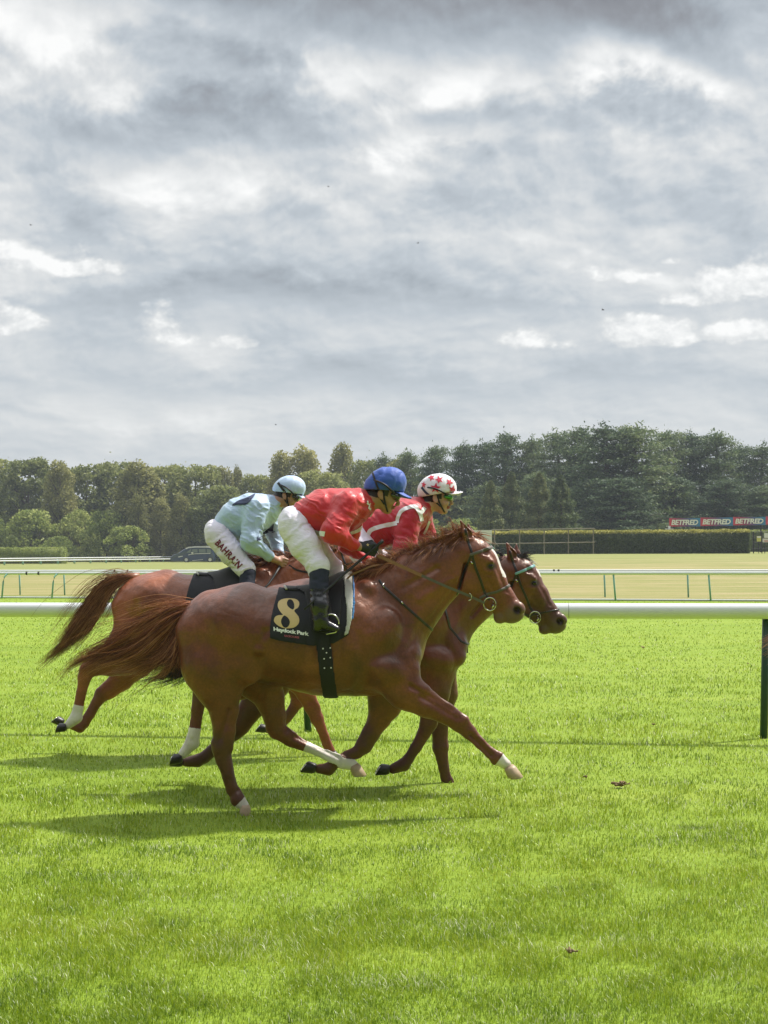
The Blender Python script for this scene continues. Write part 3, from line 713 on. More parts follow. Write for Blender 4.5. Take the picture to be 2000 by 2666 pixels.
def small_signs():
    D = 121
    m = MB(); sign_plane(m, 1971, 1395.5, 1982, 1410, D, .03); o = m.build('small_sign', simple('yellow_paint', (.62, .60, .16), .5, var=.1)); o.name = 'yellow_sign'; tag(o, 'small yellow and white notice right of the clipped hedge', 'sign', 'small notices at the right edge')
    mm = MB(); t = P(1976, 1410, D); mm.box((t[0] - .02, D + .035, float(gz(t[0], D)) - .05), (t[0] + .02, D + .07, P(1976, 1397, D)[2])); mm.build('post', black_r, o)
    m = MB(); sign_plane(m, 1972, 1396, 1981, 1400.5, D - .012, .005); m.build('header', white_ink, o)
    for (u0, v0, u1, v1, nm, lab, cc) in ((1990, 1388, 2008, 1400.5, 'white_sign', 'upper white notice at the right edge of the photo', (.75, .76, .76)), (1986, 1402, 2008, 1412, 'white_sign', 'lower white notice with a red line at the right edge of the photo', (.72, .68, .70))):
        m = MB(); sign_plane(m, u0, v0, u1, v1, D, .03); o = m.build(nm, simple(nm, cc, .5, var=.05)); tag(o, lab, 'sign', 'small notices at the right edge')
        if v0 > 1400:
            m = MB(); sign_plane(m, u0 + 4, 1407.5, u1 - 1, 1409.5, D - .012, .005); m.build('red_line', simple('red_print', (.6, .08, .08), .5, var=0), o)
            mm = MB(); t = P(1992, 1412, D); mm.box((t[0] - .03, D + .035, float(gz(t[0], D)) - .05), (t[0] + .03, D + .07, P(1992, 1388, D)[2])); mm.build('post', black_r, o)
    # wire fence by the signs
    root = empty('wire_fence', (P(1962, 1436, D)[0], D + .2, float(gz(30, D))), 'low wire fence joining the clipped hedge at the right edge', 'fence')
    for u in (1962, 1984, 2010, 2040):
        t = P(u, 1384, D + .3); mm = MB(); mm.tube([(t[0], D + .3, float(gz(t[0], D)) - .05), (t[0], D + .3, t[2])], .04, 6); mm.build('post', black_r, root)
    for v in (1384, 1398, 1412, 1428):
        mm = MB(); mm.tube([P(1962, v, D + .26), P(2045, v, D + .26)], .018, 5); mm.build('wire', black_r, root)
    # white flat marker in the hedge top
    D2 = 126; m = MB(); sign_plane(m, 1734, 1376, 1754, 1378.3, D2, .3); a = P(1744, 1379, D2); m.box((a[0] - .08, D2 + .05, float(gz(a[0], D2)) + .5), (a[0] + .08, D2 + .2, P(0, 1378.4, D2)[2] + .05)); tag(m.build('white_marker', white_ink), 'small white flat topped marker poking out of the hedge top', 'marker')
small_signs()

# ------------------------------------------------------------------ parked van
def van():
    D = 184.0; s = D / F_PX
    x0 = (443 - 1000) * s; z0 = 0.0; k = 10.0        # photo zoom origin
    X = lambda zx: (430 + zx / 9.76 - 1000) * s
    Zp = lambda zy: (1463.5 - (1400 + zy / 9.76)) * s
    root = empty('parked_van', (X(700), D + .9, 0), 'dark blue people carrier with a pale roof parked beyond the distant rails', 'van')
    prof = [(140, 600), (125, 560), (135, 490), (180, 445), (260, 405), (330, 385), (520, 262), (600, 232), (760, 218), (1030, 220), (1150, 232), (1205, 260), (1235, 400), (1262, 480), (1268, 590), (1240, 606)]
    blue = simple('dark_blue_paint', (.030, .055, .11), .25, var=.05, coat=.8); glass = simple('car_glass', (.16, .20, .20), .15, var=0); roofm = simple('pale_roof', (.62, .63, .63), .35, var=.03)
    W = 1.8; m = MB()
    rings = []
    ks = [(0, 0.0), (0.06, 1), (0.5, 1), (0.94, 1), (1, 0.0)]
    V = []; n = len(prof)
    cx = sum(p[0] for p in prof) / n; cy = sum(p[1] for p in prof) / n
    for (f, q) in ((0.0, .955), (0.045, 1.0), (0.955, 1.0), (1.0, .955)):
        for (a, b_) in prof:
            inset = max(0, (420 - b_) / 200.0) * 0.10
            y = D + W * f; y = y + (inset if f < .5 else -inset)
            V.append((X(cx + (a - cx) * q), y, Zp(cy + (b_ - cy) * q)))
    F = [tuple(range(n)), tuple(3 * n + i for i in range(n))[::-1]]
    for j in range(3):
        for i in range(n):
            i2 = (i + 1) % n; F.append((j * n + i2, j * n + i, (j + 1) * n + i, (j + 1) * n + i2))
    m.add(V, F); m.build('body', blue, root, False)
    def panel(name, pts, mat, y, th=.02):
        mm = MB(); k = len(pts); mm.add([(X(a), y, Zp(b_)) for a, b_ in pts] + [(X(a), y + th, Zp(b_)) for a, b_ in pts],
              [tuple(range(k))[::-1], tuple(range(k, 2 * k))] + [(i, (i + 1) % k, k + (i + 1) % k, k + i) for i in range(k)]); mm.build(name, mat, root)
    yw = D + 0.025
    panel('side_window', [(540, 372), (650, 282), (665, 282), (640, 380)], glass, yw)
    panel('side_window', [(665, 375), (690, 290), (820, 285), (825, 375)], glass, yw)
    panel('side_window', [(860, 375), (855, 285), (1025, 283), (1030, 378)], glass, yw)
    panel('side_window', [(1060, 378), (1055, 285), (1150, 290), (1175, 380)], glass, yw)
    panel('window_trim', [(590, 425), (760, 398), (1150, 388), (1150, 402), (760, 412), (590, 437)], white_ink, yw - .03)
    panel('sill_trim', [(690, 572), (960, 545), (960, 556), (690, 585)], white_ink, D - .02)
    panel('headlight', [(320, 480), (440, 455), (455, 470), (345, 495)], white_ink, D - .02)
    mm = MB(); pr = [(330, 380), (520, 256), (600, 226), (760, 212), (1030, 214), (1150, 226), (1203, 255)]
    for j in range(len(pr) - 1):
        if j == 0: continue
        a, b_ = pr[j], pr[j + 1]; mm.add([(X(a[0]), D + .06, Zp(a[1])), (X(b_[0]), D + .06, Zp(b_[1])), (X(b_[0]), D + 1.6, Zp(b_[1])), (X(a[0]), D + 1.6, Zp(a[1])),
                 (X(a[0]), D + .03, Zp(a[1] + 34)), (X(b_[0]), D + .03, Zp(b_[1] + 34))], [(0, 1, 2, 3), (0, 4, 5, 1)])
    mm.build('roof', roofm, root)
    mm = MB(); mm.add([(X(335), D + .15, Zp(378)), (X(515), D + .2, Zp(258)), (X(515), D + 1.6, Zp(258)), (X(335), D + 1.65, Zp(378)), (X(322), D + .15, Zp(386)), (X(322), D + 1.65, Zp(386))], [(0, 1, 2, 3), (4, 0, 3, 5)]); mm.build('windscreen', simple('pale_glass', (.35, .4, .42), .1, var=0), root)
    mm = MB(); mm.box((X(665), D - .12, Zp(400)), (X(715), D + .02, Zp(368))); mm.build('wing_mirror', white_ink, root)
    for cx_ in (535, 1140):
        for yy in (D + .0, D + 1.62):
            c = (X(cx_), yy, 0.31); m2 = MB(); V = []
            m2.tube([(c[0], yy - .03, c[2]), (c[0], yy + .2, c[2])], .33, 20); w = m2.build('wheel', black_r, root, False)
            m3 = MB(); m3.tube([(c[0], yy - .05, c[2]), (c[0], yy - .031, c[2])], .21, 10); m3.build('hubcap', simple('hub', (.7, .7, .7), .3, var=0), w)
    for i, (za) in enumerate((860,)): pass
van()

# ------------------------------------------------------------------ birds far away in the sky
def bird(u, v, D, span, label, roll):
    p = P(u, v, D); m = MB(); s = span
    m.tube([(p[0] - .22 * s, p[1], p[2]), (p[0] - .08 * s, p[1], p[2] + .01 * s), (p[0] + .12 * s, p[1], p[2] + .01 * s), (p[0] + .22 * s, p[1], p[2])], [.01 * s, .05 * s, .045 * s, .008 * s], 8)
    for q in (-1, 1):
        m.add([(p[0] + .1 * s, p[1], p[2] + .03 * s), (p[0] - .06 * s, p[1], p[2] + .03 * s), (p[0] - .05 * s + roll * q * .1 * s, p[1] + q * .28 * s, p[2] + .14 * s), (p[0] + .06 * s + roll * q * .12 * s, p[1] + q * .28 * s, p[2] + .15 * s), (p[0] - .1 * s + roll * q * .3 * s, p[1] + q * .5 * s, p[2] + .10 * s)],
              [(0, 1, 2, 3), (3, 2, 4)])
    tag(m.build('bird', simple('dark_feathers', (.04, .04, .045), .7, var=.1)), label, 'bird', 'birds far off in the sky')
bird(80, 586, 120, .45, 'tiny dark bird high at the left of the sky', 1)
bird(855, 486, 120, .4, 'highest tiny bird, in the middle of the sky', .6)
bird(1088, 633, 110, .42, 'tiny dark bird in the middle of the sky, right of the highest one', -.8)
bird(1570, 807, 100, .5, 'largest of the tiny birds, below the small white clouds at the right', 1.2)
bird(718, 1106, 150, .5, 'lowest tiny bird, just above the dip in the skyline', .7)
# ------------------------------------------------------------------ implicit body modelling
class Field:
    """smooth union of tapered, flattened capsules and ellipsoids, evaluated on a grid"""
    def __init__(s): s.pr = []
    def cap(s, a, b, ra, rb, wa=None, wb=None, k=0.03, sub=False):
        wa = ra if wa is None else wa; wb = rb if wb is None else wb
        s.pr.append(('c', np.array(a, float), np.array(b, float), ra, rb, wa, wb, k, sub)); return s
    def chain(s, pts, k=0.03, sub=False):
        """pts: (xyz, r, w)"""
        for p, q in zip(pts[:-1], pts[1:]): s.cap(p[0], q[0], p[1], q[1], p[2], q[2], k, sub)
        return s
    def ell(s, c, rx, ry, rz, pitch=0.0, k=0.02, sub=False, yaw=0.0):
        s.pr.append(('e', np.array(c, float), rx, ry, rz, pitch, k, sub, yaw)); return s
    def bounds(s, pad=0.03):
        lo = np.full(3, 1e9); hi = -lo
        for p in s.pr:
            if p[-1] is True or (p[0] == 'c' and p[8]) or (p[0] == 'e' and p[7]): continue
            if p[0] == 'c':
                r = max(p[3], p[4], p[5], p[6])
                lo = np.minimum(lo, np.minimum(p[1], p[2]) - r); hi = np.maximum(hi, np.maximum(p[1], p[2]) + r)
            else:
                r = max(p[2], p[3], p[4]); lo = np.minimum(lo, p[1] - r); hi = np.maximum(hi, p[1] + r)
        return lo - pad, hi + pad
    def grid(s, lo, hi, res):
        return [np.arange(lo[i], hi[i] + res, res, dtype=np.float32) for i in range(3)]
    def eval(s, ax, inflate=0.0):
        F = np.full((len(ax[0]), len(ax[1]), len(ax[2])), 0.25, np.float32)
        for p in s.pr:
            k = p[7] if p[0] == 'c' else p[6]; sub = p[8] if p[0] == 'c' else p[7]
            if p[0] == 'c':
                r = max(p[3], p[4], p[5], p[6]) + k + 0.03 + inflate
                lo = np.minimum(p[1], p[2]) - r; hi = np.maximum(p[1], p[2]) + r
            else:
                r = max(p[2], p[3], p[4]) + k + 0.03 + inflate; lo = p[1] - r; hi = p[1] + r
            sl = []; ok = True
            for i in range(3):
                i0 = np.searchsorted(ax[i], lo[i]); i1 = np.searchsorted(ax[i], hi[i])
                if i1 <= i0: ok = False
                sl.append(slice(i0, i1))
            if not ok: continue
            x = ax[0][sl[0]][:, None, None]; y = ax[1][sl[1]][None, :, None]; z = ax[2][sl[2]][None, None, :]
            if p[0] == 'c':
                _, a, b, ra, rb, wa, wb, k, sub = p
                d = b - a; L2 = float(d @ d) + 1e-12
                t = np.clip(((x - a[0]) * d[0] + (y - a[1]) * d[1] + (z - a[2]) * d[2]) / L2, 0, 1)
                rr = ra + (rb - ra) * t; ww = wa + (wb - wa) * t; e = rr / ww
                f = np.sqrt((x - a[0] - t * d[0]) ** 2 + ((y - a[1] - t * d[1]) * e) ** 2 + (z - a[2] - t * d[2]) ** 2) - rr
                f = f * np.minimum(1.0, 1.0 / e) ** 0.5
            else:
                _, c, rx, ry, rz, pit, k, sub, yaw = p
                X, Y, Z = x - c[0], y - c[1], z - c[2]
                if yaw: X, Y = X * math.cos(yaw) + Y * math.sin(yaw), -X * math.sin(yaw) + Y * math.cos(yaw)
                if pit: X, Z = X * math.cos(pit) + Z * math.sin(pit), -X * math.sin(pit) + Z * math.cos(pit)
                k0 = np.sqrt((X / rx) ** 2 + (Y / ry) ** 2 + (Z / rz) ** 2)
                k1 = np.sqrt((X / rx ** 2) ** 2 + (Y / ry ** 2) ** 2 + (Z / rz ** 2) ** 2) + 1e-6
                f = k0 * (k0 - 1) / k1
            G = F[tuple(sl)]; f = f.astype(np.float32)
            if sub:
                h = np.maximum(k - np.abs(G + f), 0) / k if k > 0 else 0
                F[tuple(sl)] = np.maximum(G, -f) + h * h * k * 0.25
            else:
                h = np.maximum(k - np.abs(G - f), 0) / k if k > 0 else 0
                F[tuple(sl)] = np.minimum(G, f) - h * h * k * 0.25
        return F

def surface_nets(F, ax):
    inside = F < 0
    nx, ny, nz = F.shape
    c = inside[:-1, :-1, :-1].astype(np.int8)
    tot = np.zeros((nx - 1, ny - 1, nz - 1), np.int8)
    for dx in (0, 1):
        for dy in (0, 1):
            for dz in (0, 1): tot += inside[dx:nx - 1 + dx, dy:ny - 1 + dy, dz:nz - 1 + dz]
    act = (tot > 0) & (tot < 8)
    idx = np.full(act.shape, -1, np.int64); I = np.argwhere(act); idx[act] = np.arange(len(I))
    acc = np.zeros((len(I), 3)); cnt = np.zeros(len(I))
    corners = [(0,0,0),(1,0,0),(0,1,0),(1,1,0),(0,0,1),(1,0,1),(0,1,1),(1,1,1)]
    val = np.stack([F[I[:, 0] + a, I[:, 1] + b, I[:, 2] + c_] for a, b, c_ in corners], 1)
    for i in range(8):
        for j in range(i + 1, 8):
            d = [abs(corners[i][q] - corners[j][q]) for q in range(3)]
            if sum(d) != 1: continue
            vi, vj = val[:, i], val[:, j]; m = (vi < 0) != (vj < 0)
            t = vi[m] / (vi[m] - vj[m]); pi = np.array(corners[i], float); pj = np.array(corners[j], float)
            acc[m] += pi + t[:, None] * (pj - pi); cnt[m] += 1
    loc = acc / cnt[:, None]
    res = [float(a[1] - a[0]) for a in ax]; org = np.array([a[0] for a in ax], float)
    V = org + (I + loc) * np.array(res)
    quads = []
    def q(e0, e1, axis):
        m = (e0 != e1); J = np.argwhere(m); s = e0[m]
        o = [(0, 1, 2), (1, 2, 0), (2, 0, 1)][axis]; b, c_ = o[1], o[2]
        ok = (J[:, b] > 0) & (J[:, c_] > 0) & (J[:, b] < act.shape[b]) & (J[:, c_] < act.shape[c_]); J = J[ok]; s = s[ok]
        def at(db, dc):
            K = J.copy(); K[:, b] -= db; K[:, c_] -= dc; return idx[K[:, 0], K[:, 1], K[:, 2]]
        Q = np.stack([at(1, 1), at(0, 1), at(0, 0), at(1, 0)], 1); Q[~s] = Q[~s][:, ::-1]; quads.append(Q)
    q(inside[:-1], inside[1:], 0); q(inside[:, :-1], inside[:, 1:], 1); q(inside[:, :, :-1], inside[:, :, 1:], 2)
    Q = np.concatenate(quads); Q = Q[(Q >= 0).all(1)]
    return V, Q

def largest_only(V, Q):
    return V, Q
def relax(V, Q, n=1, lam=0.5):
    if n == 0: return V
    E = np.concatenate([Q[:, [0, 1]], Q[:, [1, 2]], Q[:, [2, 3]], Q[:, [3, 0]]]); N = len(V)
    deg = np.bincount(E.ravel(), minlength=N).astype(float)
    for it in range(n):
        for L in (lam, -lam * 1.04):
            S = np.stack([np.bincount(E[:, 0], V[E[:, 1], i], N) + np.bincount(E[:, 1], V[E[:, 0], i], N) for i in range(3)], 1)
            V = V + L * (S / np.maximum(deg, 1)[:, None] - V)
    return V
def normals_of(V, Q):
    n = np.cross(V[Q[:, 2]] - V[Q[:, 0]], V[Q[:, 3]] - V[Q[:, 1]]); N = np.zeros_like(V)
    for i in range(4):
        for k in range(3): N[:, k] += np.bincount(Q[:, i], n[:, k], len(V))
    return N / (np.linalg.norm(N, axis=1)[:, None] + 1e-12)
def normalised(F, ax):
    g = np.gradient(F, *[float(a[1] - a[0]) for a in ax]); m = np.sqrt(g[0] ** 2 + g[1] ** 2 + g[2] ** 2)
    return F / np.clip(m, 0.3, 3.0)

def poly_sdf(px, pz, pts):
    """signed distance (inside negative) to polygon in the x-z plane"""
    pts = np.array(pts, float); d = np.full(np.broadcast(px, pz).shape, 1e9); s = np.ones(d.shape)
    n = len(pts)
    for i in range(n):
        a, b = pts[i], pts[i - 1]; e = b - a; wx = px - a[0]; wz = pz - a[1]
        t = np.clip((wx * e[0] + wz * e[1]) / (e @ e), 0, 1); d = np.minimum(d, (wx - e[0] * t) ** 2 + (wz - e[1] * t) ** 2)
        c1 = pz >= a[1]; c2 = pz < b[1]; c3 = e[0] * wz > e[1] * wx
        fl = (c1 & c2 & c3) | (~c1 & ~c2 & ~c3); s = np.where(fl, -s, s)
    return s * np.sqrt(d)
def line_dist(px, pz, pts):
    pts = np.array(pts, float); d = np.full(np.broadcast(px, pz).shape, 1e9)
    for a, b in zip(pts[:-1], pts[1:]):
        e = b - a; wx = px - a[0]; wz = pz - a[1]; t = np.clip((wx * e[0] + wz * e[1]) / (e @ e + 1e-12), 0, 1)
        d = np.minimum(d, (wx - e[0] * t) ** 2 + (wz - e[1] * t) ** 2)
    return np.sqrt(d)
def shell(field, name, mats, parent, region2d, bbox, res, t0, t1, side=None, sm=2, extra=None):
    """a layer lying on the body between offsets t0 and t1, inside a region seen from the side"""
    lo, hi = bbox; ax = field.grid(lo, hi, res); F = normalised(field.eval(ax, 0.03), ax)
    x = ax[0][:, None]; z = ax[2][None, :]; R = region2d(x, z)[:, None, :]
    G = np.maximum(np.maximum(F - t1, -(F - t0)), R)
    if side is not None: G = np.maximum(G, side(ax[0][:, None, None], ax[1][None, :, None], ax[2][None, None, :]))
    if extra is not None: G = extra(G, ax)
    G = G.astype(np.float32); G[0] = G[-1] = 1; G[:, 0] = G[:, -1] = 1; G[:, :, 0] = G[:, :, -1] = 1
    V, Q = surface_nets(G, ax)
    if not len(V): return None
    return mesh_np(name, relax(V, Q, sm), Q, mats, parent)

def bvh_of(objs):
    V = []; F = []; n = 0
    for o in objs:
        me = o.data; v = np.empty(len(me.vertices) * 3, np.float32); me.vertices.foreach_get('co', v); v = v.reshape(-1, 3)
        V.extend(map(tuple, v)); F.extend([tuple(i + n for i in p.vertices) for p in me.polygons]); n += len(v)
    return BVHTree.FromPolygons(V, F)
def ray_px(bvh, u, v, D0):
    """where the line of sight through (u, v) meets the surface (used once, to find a real 3D place on it)"""
    d = Vector(P(u, v, D0) - CAMP).normalized(); hit = bvh.ray_cast(Vector(CAMP), d)
    return hit[0], hit[1]

def strands(name, mats, parent, roots, dirs, n, seg, rad, seed, taper=0.35):
    pass
def hair_mesh(name, paths, rad, mats, parent, sides=3):
    """paths (n, m, 3): tapering hair locks"""
    n, m, _ = paths.shape; T = np.gradient(paths, axis=1); T /= np.linalg.norm(T, axis=2)[..., None] + 1e-9
    a = np.cross(T, np.array([0.13, 1.0, 0.21])); a /= np.linalg.norm(a, axis=2)[..., None] + 1e-9; b = np.cross(T, a)
    t = np.linspace(0, 1, m); prof = np.where(t < .12, .7 + t * 2.5, 1.0) * (1 - t ** 2.2 * 0.86)
    R = rad[:, None] * prof[None]
    V = np.empty((n, m, sides, 3), np.float32)
    for k in range(sides):
        th = 2 * np.pi * k / sides; V[:, :, k] = paths + R[..., None] * (math.cos(th) * a + math.sin(th) * b)
    base = (np.arange(n) * m * sides)[:, None, None] + (np.arange(m - 1) * sides)[None, :, None]
    k = np.arange(sides)[None, None]; k2 = (k + 1) % sides
    Q = np.stack([base + k, base + k2, base + sides + k2, base + sides + k], -1).reshape(-1, 4)
    return mesh_np(name, V.reshape(-1, 3), Q, mats, parent)
def catmull(pts, m):
    pts = np.asarray(pts, float); n = len(pts); P0 = np.concatenate([[2 * pts[0] - pts[1]], pts, [2 * pts[-1] - pts[-2]]])
    t = np.linspace(0, n - 1 - 1e-6, m); i = t.astype(int); f = (t - i)[:, None]
    a, b, c, d = P0[i], P0[i + 1], P0[i + 2], P0[i + 3]
    return 0.5 * (2 * b + (c - a) * f + (2 * a - 5 * b + 4 * c - d) * f ** 2 + (3 * b - a - 3 * c + d) * f ** 3)
def torus(m, c, R, r, nrm='y', arc=(0, 360), seg=20, ex=1.0):
    pts = []
    full = arc[1] - arc[0] >= 360
    for i in range(seg + 1):
        th = math.radians(arc[0] + (arc[1] - arc[0]) * i / seg)
        pts.append((c[0] + R * math.cos(th), c[1], c[2] + R * ex * math.sin(th)))
    m.tube(pts, r, 6, not full)
# ------------------------------------------------------------------ clods on the turf
def clod(u, v, size, label, col, n=14, seed=1):
    D = HCAM * F_PX / (v + 0.0045 * (u - 1000) - Y0); p = P(u, v, D); r = np.random.default_rng(seed)
    f = Field(); c0 = np.array([p[0], p[1], 0.015 + size * .15]); f.ell(c0, size * .34, size * .3, size * .2, k=.0)
    for k in range(n):
        c = c0 + np.array([r.normal(0, size * .42), r.normal(0, size * .3), r.uniform(-.05, .35) * size]); q = size * r.uniform(.07, .17)
        e = c0 + (c - c0) * .3; f.cap(e, c, q * .8, q, k=size * .06)
    for k in range(n):
        a_ = r.uniform(0, 6.28); el_ = r.uniform(.1, 1.0); L_ = size * r.uniform(.35, .75); e = c0 + L_ * np.array([math.cos(a_) * math.cos(el_), math.sin(a_) * math.cos(el_), math.sin(el_)])
        f.cap(c0 + (e - c0) * .2, e, .0055, .003, k=.004)
    lo, hi = f.bounds(.01); ax = f.grid(lo, hi, .0042); V, Q = surface_nets(f.eval(ax), ax)
    V = V + (r.random(V.shape) - .5) * size * .05
    o = mesh_np('turf_clod', V, Q, [col], None, smooth=False); tag(o, label, 'turf clod', 'turf clods kicked up on the grass'); return o
soil = simple('soil', (0.22, 0.15, 0.075), 0.9, var=0.8, scale=45, bump=0.8); straw = simple('dry_clippings', (0.42, 0.32, 0.17), 0.9, var=0.4, scale=60)
clod(1618, 2052, 0.062, 'largest clod of brown soil and straw, on the grass right of the outstretched hoof', soil, 20, 2)
clod(1484, 2490, 0.035, 'small dark clod alone in the foreground grass', soil, 6, 3)
clod(1526, 2030, 0.03, 'small brown clod just left of the largest clod', soil, 5, 4)
clod(1675, 1690, 0.06, 'pale scrap of straw on the grass beyond the clods', straw, 9, 5)
clod(1702, 1892, 0.035, 'dark clod on the grass behind the largest clod', soil, 6, 6)
clod(1948, 1731, 0.03, 'tiny dark clod left of the right hand rail post', soil, 5, 7)
# ------------------------------------------------------------------ horses
def coat_material(name, base, dark, light):
    m, t, b, out = newmat(name)
    g = t.new('ShaderNodeNewGeometry'); pos = g.outputs['Position']
    def att(n): a = t.new('ShaderNodeAttribute'); a.attribute_name = n; return a.outputs['Fac']
    n1 = t.noise(pos, 3.2, 4, 0.55, 0.4); n2 = t.noise(pos, 70, 3, 0.6)
    n3 = t.noise(t.xyz(*[t.m('MULTIPLY', s, k) for s, k in zip(_sep(t, pos), (30, 30, 6))]), 4, 3, 0.6)
    f = t.m('ADD', t.m('MULTIPLY', n1, 0.7), t.m('MULTIPLY', n2, 0.3))
    col = t.ramp(f, [(0.30, dark), (0.50, base), (0.70, light)])
    col = t.mix(att('grey'), col, (0.13, 0.085, 0.075))
    col = t.mix(t.m('MINIMUM', t.m('MULTIPLY', att('dark'), 0.9), 1.0), col, tuple(c * 0.12 + 0.006 for c in base))
    wh = t.m('ADD', att('white'), t.m('MULTIPLY', t.m('SUBTRACT', n2, 0.5), 0.5)); wh = t.smooth(wh, 0.4, 0.6)
    col = t.mix(wh, col, t.ramp(n1, [(0.35, (0.50, 0.44, 0.38)), (0.55, (0.74, 0.70, 0.66))]))
    t.l.new(col, b.inputs['Base Color'])
    t.l.new(t.m('ADD', 0.30, t.m('MULTIPLY', n1, 0.22)), b.inputs['Roughness'])
    b.inputs['Specular IOR Level'].default_value = 0.6; b.inputs['Specular Tint'].default_value = (1, .86, .74, 1)
    b.inputs['Coat Weight'].default_value = 0.28; b.inputs['Coat Roughness'].default_value = 0.30; b.inputs['Sheen Weight'].default_value = 0.02; b.inputs['Sheen Roughness'].default_value = 0.4
    bp = t.new('ShaderNodeBump'); bp.inputs['Strength'].default_value = 0.75; bp.inputs['Distance'].default_value = 0.014
    h = t.m('ADD', t.m('MULTIPLY', t.noise(pos, 12, 3, 0.5, 0.6), 0.9), t.m('ADD', t.m('MULTIPLY', n3, 0.14), t.m('MULTIPLY', t.noise(t.xyz(*[t.m('MULTIPLY', q_, k_) for q_, k_ in zip(_sep(t, pos), (1.0, 1.0, .55))]), 5.5, 2, .5, .8), 2.2))); t.l.new(h, bp.inputs['Height'])
    t.l.new(bp.outputs[0], b.inputs['Normal'])
    return m
def _sep(t, v):
    s = t.new('ShaderNodeSeparateXYZ'); t.l.new(v, s.inputs[0]); return s.outputs
def hair_material(name, dark, mid, light):
    m, t, b, out = newmat(name); g = t.new('ShaderNodeNewGeometry'); pos = g.outputs['Position']; rnd = g.outputs['Random Per Island']
    f = t.m('ADD', t.m('MULTIPLY', rnd, 0.6), t.m('MULTIPLY', t.noise(pos, 9, 3, 0.6), 0.4))
    col = t.ramp(f, [(0.2, dark), (0.5, mid), (0.85, light)]); t.l.new(col, b.inputs['Base Color'])
    b.inputs['Roughness'].default_value = 0.42; b.inputs['Specular IOR Level'].default_value = 0.6
    tr = t.new('ShaderNodeBsdfTranslucent'); t.l.new(col, tr.inputs[0]); ms = t.new('ShaderNodeMixShader'); ms.inputs[0].default_value = 0.2
    t.l.new(b.outputs[0], ms.inputs[1]); t.l.new(tr.outputs[0], ms.inputs[2]); t.l.new(ms.outputs[0], out.inputs[0])
    return m
leather = simple('dark_leather', (.022, .015, .012), .38, var=.3, scale=60, coat=.2)
leather_grey = simple('grey_leather', (.11, .095, .085), .5, var=.2, scale=40)
tan_leather = simple('tan_leather', (.26, .12, .055), .5, var=.25, scale=50)
steel = simple('steel', (.62, .60, .55), .22, 1.0, var=.1)
hoof_dark = simple('dark_hoof', (.022, .019, .017), .42, var=.4, scale=30)
hoof_pale = simple('pale_hoof', (.42, .31, .20), .5, var=.3, scale=30)
cloth_black = simple('black_cloth', (.010, .010, .014), .75, var=.2, scale=60, bump=.3, bscale=25)
eye_mat = simple('eye', (.008, .005, .004), .12, var=0, coat=.3, spec=.4)
nostril_mat = simple('nostril_inside', (.035, .012, .012), .6, var=.2)

TORSO = [(563, 1641, 100, .235), (640, 1643, 116, .275), (730, 1660, 119, .285), (830, 1671, 133, .300), (905, 1662, 147, .290), (975, 1682, 127, .235)]
NECK = [(1000, 1610, 125, .180), (1050, 1562, 99, .135), (1095, 1520, 80, .108), (1150, 1482, 66, .090), (1200, 1452, 50, .080)]
HEAD = dict(brain=[(1205, 1436, 42, .083), (1238, 1442, 41, .098)], face=[(1254, 1466, 43, .098), (1283, 1512, 33, .070), (1309, 1553, 27, .052), (1333, 1589, 30, .058)])

